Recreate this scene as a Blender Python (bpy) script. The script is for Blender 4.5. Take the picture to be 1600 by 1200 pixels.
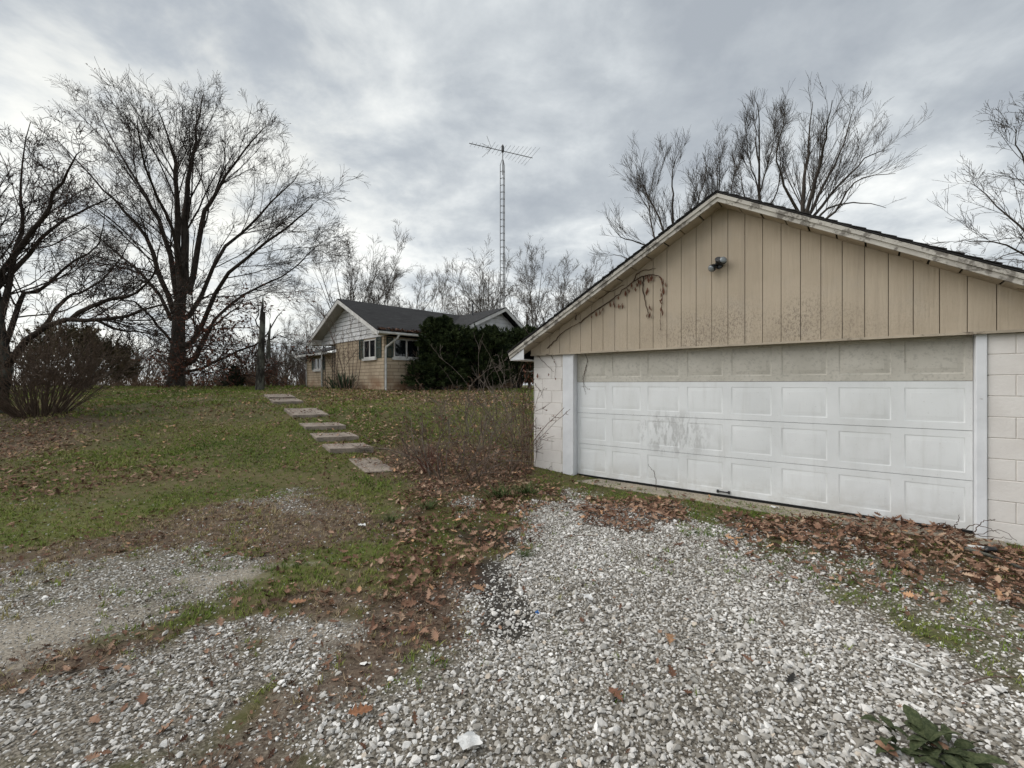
import bpy, bmesh, math, random
import numpy as np
from mathutils import Vector

PI = math.pi
scene = bpy.context.scene
for o in list(bpy.data.objects):
    bpy.data.objects.remove(o, do_unlink=True)
COL = scene.collection

# ------------------------------------------------------------------ camera, sky, sun, exposure
F = 690.0            # focal length in pixels of a 1600 px wide frame
CAMZ = 1.6
cam = bpy.data.cameras.new('camera')
cam.sensor_width = 36.0
cam.lens = 36.0 * F / 1600.0
cam.clip_start = 0.05
cam.clip_end = 6000.0
cam_o = bpy.data.objects.new('camera', cam)
COL.objects.link(cam_o)
cam_o.location = (0, 0, CAMZ)
cam_o.rotation_euler = (PI / 2, 0, 0)
scene.camera = cam_o

SUN_AZ = math.radians(-82)      # from +Y, negative = to the left
SUN_EL = math.radians(46)
sun_dir = Vector((math.sin(SUN_AZ) * math.cos(SUN_EL), math.cos(SUN_AZ) * math.cos(SUN_EL), math.sin(SUN_EL)))
sl = bpy.data.lights.new('sun', 'SUN')
sl.energy = 1.5
sl.angle = math.radians(75)
sl.color = (1.0, 0.965, 0.92)
sun = bpy.data.objects.new('sun', sl)
COL.objects.link(sun)
sun.rotation_euler = sun_dir.to_track_quat('Z', 'Y').to_euler()

world = bpy.data.worlds.new('World')
scene.world = world
world.use_nodes = True
wt = world.node_tree
wt.nodes.clear()


class NT:
    """tiny helper to write node trees"""
    def __init__(self, tree):
        self.t = tree

    def n(self, typ, **kw):
        nd = self.t.nodes.new(typ)
        for k, v in kw.items():
            setattr(nd, k, v)
        return nd

    def link(self, a, b):
        self.t.links.new(a, b)

    def put(self, sock, v):
        if hasattr(v, 'is_linked') or isinstance(v, bpy.types.NodeSocket):
            self.t.links.new(v, sock)
        else:
            if hasattr(sock, 'default_value') and not isinstance(v, (int, float)) and len(v) == 3 and len(sock.default_value) == 4:
                v = (*v, 1)
            sock.default_value = v

    def math(self, op, a, b=0.0, c=None, clamp=False):
        nd = self.n('ShaderNodeMath', operation=op, use_clamp=clamp)
        self.put(nd.inputs[0], a)
        self.put(nd.inputs[1], b)
        if c is not None:
            self.put(nd.inputs[2], c)
        return nd.outputs[0]

    def vmath(self, op, a, b):
        nd = self.n('ShaderNodeVectorMath', operation=op)
        self.put(nd.inputs[0], a)
        self.put(nd.inputs[1], b)
        return nd.outputs['Value'] if op in ('DOT_PRODUCT', 'LENGTH') else nd.outputs[0]

    def mix(self, f, a, b, mode='MIX'):
        nd = self.n('ShaderNodeMix', data_type='RGBA', blend_type=mode)
        self.put(nd.inputs[0], f)
        self.put(nd.inputs[6], a)
        self.put(nd.inputs[7], b)
        return nd.outputs[2]

    def noise(self, vec, scale, detail=4, rough=0.55, out=0, distort=0.0):
        nd = self.n('ShaderNodeTexNoise')
        if vec is not None:
            self.link(vec, nd.inputs['Vector'])
        nd.inputs['Scale'].default_value = scale
        nd.inputs['Detail'].default_value = detail
        nd.inputs['Roughness'].default_value = rough
        nd.inputs['Distortion'].default_value = distort
        return nd.outputs[out]

    def ramp(self, f, stops):
        nd = self.n('ShaderNodeValToRGB')
        cr = nd.color_ramp
        while len(cr.elements) < len(stops):
            cr.elements.new(0.5)
        for e, (p, c) in zip(cr.elements, stops):
            e.position = p
            e.color = (*c, 1) if not isinstance(c, (int, float)) else (c, c, c, 1)
        self.put(nd.inputs[0], f)
        return nd.outputs[0]

    def sstep(self, f, a, b):
        nd = self.n('ShaderNodeMapRange', interpolation_type='SMOOTHSTEP')
        self.put(nd.inputs[0], f)
        nd.inputs[1].default_value = a
        nd.inputs[2].default_value = b
        return nd.outputs[0]

    def mapping(self, vec, scale=(1, 1, 1), loc=(0, 0, 0), rot=(0, 0, 0)):
        nd = self.n('ShaderNodeMapping')
        self.link(vec, nd.inputs[0])
        nd.inputs['Location'].default_value = loc
        nd.inputs['Rotation'].default_value = rot
        nd.inputs['Scale'].default_value = scale
        return nd.outputs[0]


W = NT(wt)
sky = W.n('ShaderNodeTexSky', sky_type='NISHITA', sun_disc=False, sun_elevation=SUN_EL, sun_rotation=SUN_AZ)
tc = W.n('ShaderNodeTexCoord')
sep = W.n('ShaderNodeSeparateXYZ')
W.link(tc.outputs['Generated'], sep.inputs[0])
zc = W.math('ADD', W.math('MAXIMUM', sep.outputs[2], 0.0), 0.22)
cx = W.math('DIVIDE', sep.outputs[0], zc)
cy = W.math('DIVIDE', sep.outputs[1], zc)
cmb = W.n('ShaderNodeCombineXYZ')
W.link(cx, cmb.inputs[0])
W.link(cy, cmb.inputs[1])
cmb.inputs[2].default_value = 5.2
big = W.noise(cmb.outputs[0], 0.62, 3, 0.5, distort=0.35)
fine = W.noise(cmb.outputs[0], 3.2, 6, 0.58, distort=0.15)
wisp = W.noise(W.mapping(cmb.outputs[0], scale=(1.0, 1.5, 1), rot=(0, 0, 0.6)), 1.5, 6, 0.55)
cl = W.math('ADD', W.math('MULTIPLY', big, 0.34), W.math('ADD', W.math('MULTIPLY', fine, 0.48), W.math('MULTIPLY', wisp, 0.18)))
gd = W.vmath('DOT_PRODUCT', tc.outputs['Generated'], tuple(Vector((-0.545, 0.69, 0.345)).normalized()))
gdc = W.math('MAXIMUM', gd, 0.0)
glow = W.math('POWER', gdc, 16.0)
glow2 = W.math('POWER', gdc, 4.0)
low = W.math('SUBTRACT', 1.0, W.sstep(sep.outputs[2], 0.05, 0.55))
cl2 = W.math('ADD', cl, W.math('ADD', W.math('MULTIPLY', glow2, 0.03), W.math('MULTIPLY', W.math('SUBTRACT', low, .45), 0.12)))
cloud = W.ramp(cl2, [(0.38, (.315, .342, .372)), (0.46, (.385, .413, .437)), (0.52, (.475, .503, .520)), (0.575, (.595, .618, .622)), (0.64, (.76, .77, .75))])
warm = W.mix(W.math('MULTIPLY', W.math('MULTIPLY', glow, .45), W.sstep(fine, 0.35, 0.6)), cloud, (0.80, 0.775, 0.68))
scaled = W.mix(1.0, warm, (7.2, 7.2, 7.2), 'MULTIPLY')
mixs = W.mix(0.95, sky.outputs[0], scaled)
mixs = W.mix(W.sstep(sep.outputs[2], -.02, 0.0), (3.0, 3.1, 3.2), mixs)
bg = W.n('ShaderNodeBackground')
W.link(mixs, bg.inputs[0])
bg.inputs[1].default_value = 0.1
wo = W.n('ShaderNodeOutputWorld')
W.link(bg.outputs[0], wo.inputs[0])

vs = scene.view_settings
scene.display_settings.display_device = 'sRGB'
vs.view_transform = 'Standard'
vs.look = 'None'
vs.exposure = 0.93
vs.gamma = 1.0
vs.use_curve_mapping = False
scene.cycles.adaptive_threshold = 0.02
scene.cycles.max_bounces = 4
scene.cycles.diffuse_bounces = 2
scene.cycles.glossy_bounces = 1
scene.cycles.caustics_reflective = False
scene.cycles.caustics_refractive = False
scene.cycles.transparent_max_bounces = 4

RNG = np.random.default_rng(11)
random.seed(11)

# ------------------------------------------------------------------ helpers
MATS = {}


def material(name, col_fn, rough=0.85, bump=None, spec=0.25, metallic=0.0, sheen=0.0, trans=None):
    """col_fn(N, obj_coord) -> colour socket or tuple; bump(N, obj_coord) -> (height socket, distance)"""
    m = bpy.data.materials.new(name)
    m.use_nodes = True
    t = m.node_tree
    t.nodes.clear()
    N = NT(t)
    out = N.n('ShaderNodeOutputMaterial')
    b = N.n('ShaderNodeBsdfPrincipled')
    N.link(b.outputs[0], out.inputs[0])
    co = N.n('ShaderNodeTexCoord').outputs['Object']
    c = col_fn(N, co) if callable(col_fn) else col_fn
    N.put(b.inputs['Base Color'], c)
    r = rough(N, co) if callable(rough) else rough
    N.put(b.inputs['Roughness'], r)
    b.inputs['Specular IOR Level'].default_value = spec
    b.inputs['Metallic'].default_value = metallic
    if bump:
        h, d = bump(N, co)
        bn = N.n('ShaderNodeBump')
        bn.inputs['Distance'].default_value = d
        bn.inputs['Strength'].default_value = 1.0
        N.link(h, bn.inputs['Height'])
        N.link(bn.outputs[0], b.inputs['Normal'])
    MATS[name] = m
    return m


def vary(a, b, scale, lo=0.35, hi=0.65, detail=5, vscale=(1, 1, 1)):
    def fn(N, co):
        v = N.mapping(co, scale=vscale) if vscale != (1, 1, 1) else co
        return N.mix(N.sstep(N.noise(v, scale, detail), lo, hi), a, b)
    return fn


def nbump(scale, dist, detail=4, vscale=(1, 1, 1)):
    def fn(N, co):
        v = N.mapping(co, scale=vscale) if vscale != (1, 1, 1) else co
        return N.noise(v, scale, detail), dist
    return fn


def mesh_np(name, V, quads=None, tris=None, smooth=False):
    me = bpy.data.meshes.new(name)
    V = np.asarray(V, dtype=np.float32).reshape(-1, 3)
    q = np.zeros((0, 4), np.int32) if quads is None else np.asarray(quads, np.int32).reshape(-1, 4)
    t = np.zeros((0, 3), np.int32) if tris is None else np.asarray(tris, np.int32).reshape(-1, 3)
    me.vertices.add(len(V))
    me.vertices.foreach_set('co', V.ravel())
    loops = np.concatenate([q.ravel(), t.ravel()])
    me.loops.add(len(loops))
    me.loops.foreach_set('vertex_index', loops)
    nf = len(q) + len(t)
    me.polygons.add(nf)
    starts = np.concatenate([np.arange(len(q)) * 4, len(q) * 4 + np.arange(len(t)) * 3]).astype(np.int32)
    me.polygons.foreach_set('loop_start', starts)
    if smooth:
        me.polygons.foreach_set('use_smooth', np.ones(nf, bool))
    me.update(calc_edges=True)
    me.validate()
    return me


def link(name, me, mat=None, parent=None, loc=None, rot=None):
    o = bpy.data.objects.new(name, me)
    COL.objects.link(o)
    if mat is not None and me is not None and not me.materials:
        me.materials.append(MATS[mat] if isinstance(mat, str) else mat)
    if parent is not None:
        o.parent = parent
    if loc is not None:
        o.location = loc
    if rot is not None:
        o.rotation_euler = rot
    return o


def tag(o, label=None, cat=None, group=None, kind=None):
    if label:
        o['label'] = label
    if cat:
        o['category'] = cat
    if group:
        o['group'] = group
    if kind:
        o['kind'] = kind
    return o


def empty(name, loc, rz=0.0):
    o = bpy.data.objects.new(name, None)
    COL.objects.link(o)
    o.empty_display_size = 0.2
    o.location = loc
    o.rotation_euler = (0, 0, rz)
    return o


class MB:
    """collects boxes, prisms, tubes into one mesh"""
    def __init__(self):
        self.v = []
        self.f = []

    def add(self, verts, faces):
        k = len(self.v)
        self.v += [tuple(p) for p in verts]
        self.f += [tuple(i + k for i in f) for f in faces]
        return self

    def box(self, x0, x1, y0, y1, z0, z1):
        v = [(x0, y0, z0), (x1, y0, z0), (x1, y1, z0), (x0, y1, z0), (x0, y0, z1), (x1, y0, z1), (x1, y1, z1), (x0, y1, z1)]
        return self.add(v, [(0, 3, 2, 1), (4, 5, 6, 7), (0, 1, 5, 4), (1, 2, 6, 5), (2, 3, 7, 6), (3, 0, 4, 7)])

    def prism(self, poly, axis, a, b):
        """poly: list of 2-d points; axis 'x','y','z' is the extrusion axis from a to b"""
        n = len(poly)

        def mk(p, w):
            if axis == 'x':
                return (w, p[0], p[1])
            if axis == 'y':
                return (p[0], w, p[1])
            return (p[0], p[1], w)
        v = [mk(p, a) for p in poly] + [mk(p, b) for p in poly]
        f = [tuple(range(n)), tuple(range(2 * n - 1, n - 1, -1))]
        for i in range(n):
            j = (i + 1) % n
            f.append((i, i + n, j + n, j))
        return self.add(v, f)

    def tube(self, pts, rad, sides=8, caps=True):
        pts = np.asarray(pts, float)
        rad = np.full(len(pts), rad) if np.isscalar(rad) else np.asarray(rad)
        V, Q = tubes([(pts, rad)], sides)
        k = len(V)
        f = [tuple(q) for q in Q]
        if caps:
            f.append(tuple(range(sides - 1, -1, -1)))
            f.append(tuple(range(k - sides, k)))
        return self.add(V, f)

    def mesh(self, name, smooth=False, bevel=0.0):
        me = bpy.data.meshes.new(name)
        me.from_pydata(self.v, [], self.f)
        bm = bmesh.new()
        bm.from_mesh(me)
        bmesh.ops.recalc_face_normals(bm, faces=bm.faces)
        if bevel > 0:
            bmesh.ops.bevel(bm, geom=list(bm.edges), offset=bevel, segments=1, affect='EDGES', profile=0.5)
        bm.to_mesh(me)
        bm.free()
        if smooth:
            for p in me.polygons:
                p.use_smooth = True
        me.update()
        return me

    def build(self, name, mat, parent=None, smooth=False, bevel=0.0, loc=None, rot=None):
        return link(name, self.mesh(name, smooth, bevel), mat, parent, loc, rot)


def tubes(polys, sides):
    """polys: list of (pts Nx3, rad N) of any N -> verts, quads"""
    groups = {}
    for p, r in polys:
        groups.setdefault(len(p), []).append((p, r))
    VV, QQ, off = [], [], 0
    for n, lst in groups.items():
        P = np.stack([a for a, _ in lst]).astype(float)
        R = np.stack([b for _, b in lst]).astype(float)
        V, Q = tubes_arr(P, R, sides)
        VV.append(V)
        QQ.append(Q + off)
        off += len(V)
    return np.concatenate(VV), np.concatenate(QQ)


def tubes_arr(P, R, sides):
    B, n, _ = P.shape
    T = np.gradient(P, axis=1)
    T /= np.linalg.norm(T, axis=2, keepdims=True) + 1e-9
    m = P[:, -1] - P[:, 0]
    m /= np.linalg.norm(m, axis=1, keepdims=True) + 1e-9
    ref = np.where(np.abs(m[:, 2:3]) > 0.8, np.array([[0.96, 0.28, 0]]), np.array([[0, 0, 1.0]]))[:, None, :]
    N1 = np.cross(T, np.broadcast_to(ref, T.shape))
    N1 /= np.linalg.norm(N1, axis=2, keepdims=True) + 1e-9
    B1 = np.cross(T, N1)
    a = np.arange(sides) * 2 * PI / sides
    V = P[:, :, None, :] + R[:, :, None, None] * (np.cos(a)[None, None, :, None] * N1[:, :, None, :] + np.sin(a)[None, None, :, None] * B1[:, :, None, :])
    idx = np.arange(B * n * sides).reshape(B, n, sides)
    i0 = idx[:, :-1, :]
    i1 = idx[:, 1:, :]
    Q = np.stack([i0, np.roll(i0, -1, axis=2), np.roll(i1, -1, axis=2), i1], axis=-1).reshape(-1, 4)
    return V.reshape(-1, 3), Q


# ------------------------------------------------------------------ terrain
_ty = np.linspace(-60, 3000, 30601)
_tb = np.interp(_ty, [-60, 5.6, 7.2, 8.75, 10.2, 11.5, 15, 19, 22, 27, 36, 60, 150, 500, 3000],
                [0, 0, .12, .30, .55, .76, 1.06, 1.31, 1.38, 1.36, 1.15, .2, -2.0, -4.0, -6.0])
_k = np.exp(-0.5 * (np.arange(-14, 15) / 6.0) ** 2)
_tb = np.convolve(np.pad(_tb, 14, mode='edge'), _k / _k.sum(), 'valid')


def vnoise(x, y, s, seed=0):
    """smooth value noise -1..1, vectorised"""
    x = np.asarray(x, float) / s + seed * 17.13
    y = np.asarray(y, float) / s - seed * 9.71
    xi, yi = np.floor(x), np.floor(y)
    fx, fy = x - xi, y - yi
    fx, fy = fx * fx * (3 - 2 * fx), fy * fy * (3 - 2 * fy)

    def h(a, b):
        v = np.sin(a * 127.1 + b * 311.7 + seed * 74.7) * 43758.5453
        return v - np.floor(v)
    return 2 * ((h(xi, yi) * (1 - fx) + h(xi + 1, yi) * fx) * (1 - fy) + (h(xi, yi + 1) * (1 - fx) + h(xi + 1, yi + 1) * fx) * fy) - 1


def fbm(x, y, s, seed=0, o=3):
    a, t = 0.0, 0.0
    for i in range(o):
        a = a + vnoise(x, y, s / 2 ** i, seed + i) * 0.5 ** i
        t += 0.5 ** i
    return a / t


def hgt(x, y):
    x = np.asarray(x, float)
    y = np.asarray(y, float)
    ys = y - 0.35 * np.clip(x + 3.6, 0, 6.5)
    b = np.interp(ys, _ty, _tb)
    near = np.clip((9 - np.hypot(x, y)) / 6, 0, 1)
    slope = np.clip(b / 0.4, 0, 1)
    b = b + fbm(x, y, 2.2, 3) * (0.015 + 0.05 * slope) + fbm(x, y, 0.5, 8) * 0.012 * near + fbm(x, y, 14, 5) * 0.12 * np.clip((np.hypot(x, y) - 22) / 20, 0, 1)
    return b


def gp(px, py, it=14):
    """photo pixel -> point on the terrain"""
    t = 30.0
    lo, hi = 0.5, 400.0
    dx, dz = (px - 800) / F, (600 - py) / F
    for _ in range(60):
        t = 0.5 * (lo + hi)
        if CAMZ + dz * t > float(hgt(dx * t, t)):
            lo = t
        else:
            hi = t
    return np.array([dx * t, t, float(hgt(dx * t, t))])


def at(px, py, Y):
    return np.array([(px - 800) / F * Y, Y, CAMZ + (600 - py) / F * Y])


def flat(px, py):
    """photo pixel -> world XY on the terrain (pixels close to the horizon excluded)"""
    g = gp(px, py)
    return g[0], g[1]


def poly_sd(poly, X, Y):
    """signed distance (positive inside) to polygon, vectorised"""
    P = np.asarray(poly, float)
    d = np.full(X.shape, 1e9)
    inside = np.zeros(X.shape, bool)
    n = len(P)
    for i in range(n):
        a, b = P[i], P[(i + 1) % n]
        e = b - a
        wx, wy = X - a[0], Y - a[1]
        t = np.clip((wx * e[0] + wy * e[1]) / (e @ e + 1e-12), 0, 1)
        d = np.minimum(d, np.hypot(wx - e[0] * t, wy - e[1] * t))
        c = ((a[1] > Y) != (b[1] > Y)) & (X < (b[0] - a[0]) * (Y - a[1]) / (b[1] - a[1] + 1e-12) + a[0])
        inside ^= c
    return np.where(inside, d, -d)


def ppoly(pts):
    return [flat(px, py) for px, py in pts]


GRAVEL = [
    (ppoly([(450, 1240), (545, 1120), (640, 1062), (700, 1005), (730, 950), (765, 890), (800, 835), (850, 788), (900, 768), (945, 785), (1080, 806), (1180, 830), (1250, 868), (1330, 925), (1430, 1000), (1600, 1105), (1750, 1190), (1900, 1500), (300, 1500)]), 1.0, 0.22),
    (ppoly([(850, 772), (1000, 783), (1350, 835), (1600, 910), (1750, 960), (1750, 1190), (1600, 1110), (1430, 1000), (1330, 925), (1200, 850), (1080, 810)]), 0.42, 0.2),
    (ppoly([(-300, 1110), (0, 1075), (130, 1045), (300, 1000), (440, 962), (535, 965), (560, 1000), (500, 1050), (400, 1100), (300, 1150), (190, 1190), (100, 1300), (-200, 1500), (-400, 1300)]), 0.95, 0.16),
    (ppoly([(-300, 950), (0, 890), (120, 876), (250, 860), (400, 860), (440, 882), (400, 912), (280, 955), (180, 992), (60, 1035), (-300, 1090)]), 0.62, 0.16),
    (ppoly([(400, 775), (480, 770), (480, 800), (420, 805)]), 0.5, 0.2),
    (ppoly([(690, 780), (740, 775), (760, 800), (720, 812)]), 0.6, 0.15),
    (ppoly([(230, 1210), (330, 1150), (420, 1110), (520, 1090), (545, 1120), (450, 1240)]), 0.35, 0.15),
]
PACKED = [
    (ppoly([(-200, 985), (0, 960), (150, 945), (230, 958), (120, 1000), (0, 1035), (-200, 1080)]), 0.95, 0.2),
    (ppoly([(300, 905), (400, 880), (440, 890), (400, 915), (330, 925)]), 0.9, 0.15),
    (ppoly([(470, 975), (530, 960), (565, 990), (520, 1030), (470, 1020)]), 0.9, 0.15),
]
BROWN = [
    (ppoly([(-300, 1090), (0, 1038), (200, 990), (400, 925), (560, 895), (600, 930), (540, 962), (440, 960), (300, 1000), (130, 1047), (0, 1078), (-300, 1120)]), 1.0, 0.15),
    (ppoly([(100, 1300), (200, 1195), (300, 1150), (450, 1080), (560, 1000), (600, 930), (740, 880), (765, 930), (700, 1000), (620, 1070), (530, 1130), (400, 1300)]), 1.0, 0.15),
    (ppoly([(-300, 870), (0, 872), (150, 845), (300, 795), (480, 775), (640, 800), (655, 830), (520, 858), (430, 868), (250, 862), (100, 880), (-300, 950)]), 0.9, 0.25),
    (ppoly([(600, 700), (700, 690), (835, 700), (835, 760), (760, 770), (680, 770), (610, 750)]), 0.8, 0.3),
    (ppoly([(-200, 640), (90, 645), (200, 655), (120, 700), (0, 720), (-200, 740)]), 0.8, 0.6),
]
BLACK = [
    (ppoly([(735, 885), (775, 868), (800, 890), (822, 940), (838, 985), (800, 1005), (760, 985), (742, 930)]), 1.0, 0.08),
    (ppoly([(690, 822), (760, 822), (825, 842), (800, 858), (730, 850)]), 0.9, 0.12),
]
LEAFY = [
    (ppoly([(935, 782), (1050, 785), (1065, 812), (985, 832), (920, 818)]), 0.85, 0.1),
    (ppoly([(1120, 800), (1340, 815), (1500, 838), (1540, 848), (1600, 865), (1720, 900), (1720, 1010), (1600, 950), (1480, 905), (1300, 868), (1200, 842)]), 1.0, 0.1),
    (ppoly([(1340, 813), (1400, 815), (1515, 838), (1515, 862), (1400, 845)]), 1.5, 0.08),
    (ppoly([(1150, 850), (1300, 870), (1450, 905), (1450, 930), (1250, 900)]), 0.35, 0.15),
    (ppoly([(545, 880), (640, 845), (735, 855), (755, 905), (745, 955), (660, 985), (560, 955)]), 0.55, 0.12),
    (ppoly([(620, 765), (700, 735), (800, 735), (880, 770), (835, 860), (720, 880), (640, 830)]), 0.5, 0.2),
    (ppoly([(40, 757), (150, 722), (310, 735), (305, 748), (160, 764), (60, 778)]), 0.34, 0.15),
    (ppoly([(-200, 660), (100, 660), (125, 715), (60, 765), (-200, 790)]), 0.30, 0.3),
    (ppoly([(560, 640), (700, 690), (640, 740), (590, 735), (540, 690)]), 0.3, 0.3),
    (ppoly([(600, 740), (660, 700), (830, 700), (835, 775), (700, 775)]), 0.55, 0.25),
    (ppoly([(430, 612), (830, 618), (830, 640), (500, 630)]), 0.45, 0.8),
    (ppoly([(-300, 1110), (0, 1040), (300, 965), (560, 900), (600, 930), (540, 1000), (330, 1100), (100, 1220), (50, 1220), (300, 1010), (0, 1080)]), 0.07, 0.15),
]
GREEN = [
    (ppoly([(1100, 830), (1250, 870), (1400, 900), (1600, 960), (1600, 1100), (1450, 1000), (1330, 940), (1200, 880)]), 0.55, 0.2),
    (ppoly([(1040, 800), (1120, 800), (1180, 850), (1080, 850)]), 0.6, 0.15),
    (ppoly([(-200, 810), (0, 800), (250, 780), (200, 820), (0, 860), (-200, 880)]), 0.8, 0.3),
    (ppoly([(560, 800), (680, 790), (760, 830), (650, 860), (560, 880), (430, 900), (430, 870), (540, 850)]), 0.9, 0.2),
]


def mask(regs, X, Y, amp=0.16, seed=0):
    w = fbm(X, Y, 0.55, 21 + seed) * amp + fbm(X, Y, 0.16, 31 + seed) * amp * 0.75
    out = np.zeros(X.shape)
    for poly, dens, soft in regs:
        P = np.asarray(poly)
        sel = (X > P[:, 0].min() - 1) & (X < P[:, 0].max() + 1) & (Y > P[:, 1].min() - 1) & (Y < P[:, 1].max() + 1)
        if not sel.any():
            continue
        sd = np.full(X.shape, -9.0)
        sd[sel] = poly_sd(poly, X[sel], Y[sel])
        m = np.clip((sd + w) / soft * 0.5 + 0.5, 0, 1)
        out = np.maximum(out, dens * m * m * (3 - 2 * m))
    return out


def masks(X, Y):
    g = mask(GRAVEL, X, Y, 0.34, 0)
    pk = mask(PACKED, X, Y, 0.3, 1)
    br = mask(BROWN, X, Y, 0.36, 2)
    bl = mask(BLACK, X, Y, 0.1, 3)
    lf = mask(LEAFY, X, Y, 0.34, 4)
    gr = mask(GREEN, X, Y, 0.25, 5)
    # patchy gravel: thin out with noise
    g = g * (1 - .38 * np.clip((Y - 3.6) / 1.6, 0, 1) * np.clip((X - .6) / 1.2, 0, 1) * np.clip(fbm(X, Y, .5, 55) * 1.6 + .55, 0, 1))
    g = np.clip(g * (1.0 - 0.75 * np.clip(fbm(X, Y, 0.45, 51) * 1.6 - 0.35, 0, 1) * (g < 0.97)), 0, 1)
    return g, pk, br, bl, lf, gr


def axis_coords(a0, a1, step, lo, hi, k=1.09):
    c = list(np.arange(a0, a1 + 1e-6, step))
    s, v = step, c[-1]
    while v < hi:
        s = s * k
        v += s
        c.append(v)
    s, v = step, c[0]
    pre = []
    while v > lo:
        s = s * k
        v -= s
        pre.append(v)
    return np.array(pre[::-1] + c)


xs = axis_coords(-6.5, 6.5, 0.055, -2500, 2500)
ys_ = axis_coords(1.2, 9.0, 0.05, -40, 2800)
GX, GY = np.meshgrid(xs, ys_)
GZ = hgt(GX, GY)
nx, ny = len(xs), len(ys_)
ii = np.arange(nx * ny).reshape(ny, nx)
Q = np.stack([ii[:-1, :-1], ii[:-1, 1:], ii[1:, 1:], ii[1:, :-1]], -1).reshape(-1, 4)
gm = mesh_np('ground', np.stack([GX, GY, GZ], -1), Q, smooth=True)
mk = masks(GX.ravel(), GY.ravel())
for nm, arr in zip(('gravel', 'packed', 'brown', 'black', 'leafy', 'green'), mk):
    at_ = gm.attributes.new(nm, 'FLOAT', 'POINT')
    at_.data.foreach_set('value', np.clip(arr, 0, 1).astype(np.float32))


def ground_col(N, co):
    def A(n):
        a = N.n('ShaderNodeAttribute', attribute_name=n)
        return a.outputs['Fac']
    n1 = N.noise(co, 0.9, 6, 0.6)
    n2 = N.noise(co, 9.0, 6, 0.65)
    n3 = N.noise(co, 60.0, 4, 0.6)
    grass = N.mix(N.sstep(n1, 0.38, 0.62), (.068, .078, .024), (.115, .102, .044))
    grass = N.mix(N.sstep(n2, 0.50, 0.70), grass, (.150, .112, .070))
    grass = N.mix(N.math('MULTIPLY', N.sstep(N.noise(co, 140, 3, .6), .45, .7), .6), grass, (.045, .042, .022))
    grass = N.mix(N.math('MULTIPLY', N.sstep(N.noise(co, 28, 4, .6), .55, .72), .5), grass, (.20, .15, .10))
    grass = N.mix(N.math('MULTIPLY', A('green'), 0.8), grass, (.095, .108, .030))
    soil = N.mix(N.sstep(n2, 0.35, 0.65), (.070, .049, .036), (.140, .104, .076))
    soil = N.mix(N.sstep(n3, 0.5, 0.75), soil, (.21, .165, .12))
    c = N.mix(A('brown'), grass, soil)
    fines = N.mix(N.sstep(n3, 0.4, 0.62), (.075, .066, .053), (.255, .23, .19))
    gf = N.math('MULTIPLY', A('gravel'), 1.5, clamp=True)
    c = N.mix(gf, c, fines)
    pk = N.mix(N.sstep(n3, 0.35, 0.7), (.24, .212, .172), (.40, .362, .305))
    c = N.mix(N.math('MULTIPLY', A('packed'), 0.9), c, pk)
    c = N.mix(N.math('MULTIPLY', A('black'), 0.85), c, (.030, .027, .024))
    c = N.mix(N.math('MULTIPLY', A('leafy'), 0.6), c, (.062, .034, .020))
    return c


material('ground', ground_col, 0.95, lambda N, co: (N.noise(co, 45, 6, 0.7), 0.008), spec=0.1)
tag(link('ground', gm, 'ground'), kind='structure')

# ------------------------------------------------------------------ scatter by geometry nodes (stuff)


def scatter(name, pts, rot, scl, shade, variants, idx, kind_label=None):
    me = bpy.data.meshes.new(name)
    n = len(pts)
    me.vertices.add(n)
    me.vertices.foreach_set('co', np.asarray(pts, np.float32).ravel())
    a = me.attributes.new('rot', 'FLOAT_VECTOR', 'POINT')
    a.data.foreach_set('vector', np.asarray(rot, np.float32).ravel())
    a = me.attributes.new('scl', 'FLOAT_VECTOR', 'POINT')
    a.data.foreach_set('vector', np.asarray(scl, np.float32).ravel())
    a = me.attributes.new('shade', 'FLOAT', 'POINT')
    a.data.foreach_set('value', np.asarray(shade, np.float32).ravel())
    a = me.attributes.new('pick', 'INT', 'POINT')
    a.data.foreach_set('value', np.asarray(idx, np.int32).ravel())
    me.update()
    o = link(name, me)
    ng = bpy.data.node_groups.new(name, 'GeometryNodeTree')
    ng.interface.new_socket('Geometry', in_out='INPUT', socket_type='NodeSocketGeometry')
    ng.interface.new_socket('Geometry', in_out='OUTPUT', socket_type='NodeSocketGeometry')
    gi = ng.nodes.new('NodeGroupInput')
    go = ng.nodes.new('NodeGroupOutput')
    mp = ng.nodes.new('GeometryNodeMeshToPoints')
    ng.links.new(gi.outputs[0], mp.inputs[0])
    ins = ng.nodes.new('GeometryNodeInstanceOnPoints')
    ng.links.new(mp.outputs[0], ins.inputs['Points'])
    jn = ng.nodes.new('GeometryNodeJoinGeometry')
    for v in reversed(variants):
        oi = ng.nodes.new('GeometryNodeObjectInfo')
        oi.inputs['Object'].default_value = v
        oi.inputs['As Instance'].default_value = True
        ng.links.new(oi.outputs['Geometry'], jn.inputs[0])
    ng.links.new(jn.outputs[0], ins.inputs['Instance'])
    ins.inputs['Pick Instance'].default_value = True

    def attr(nm, dt):
        nd = ng.nodes.new('GeometryNodeInputNamedAttribute')
        nd.data_type = dt
        nd.inputs['Name'].default_value = nm
        return nd.outputs['Attribute']
    ng.links.new(attr('pick', 'INT'), ins.inputs['Instance Index'])
    e2r = ng.nodes.new('FunctionNodeEulerToRotation')
    ng.links.new(attr('rot', 'FLOAT_VECTOR'), e2r.inputs[0])
    ng.links.new(e2r.outputs[0], ins.inputs['Rotation'])
    ng.links.new(attr('scl', 'FLOAT_VECTOR'), ins.inputs['Scale'])
    ng.links.new(ins.outputs[0], go.inputs[0])
    md = o.modifiers.new('scatter', 'NODES')
    md.node_group = ng
    return o


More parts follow.
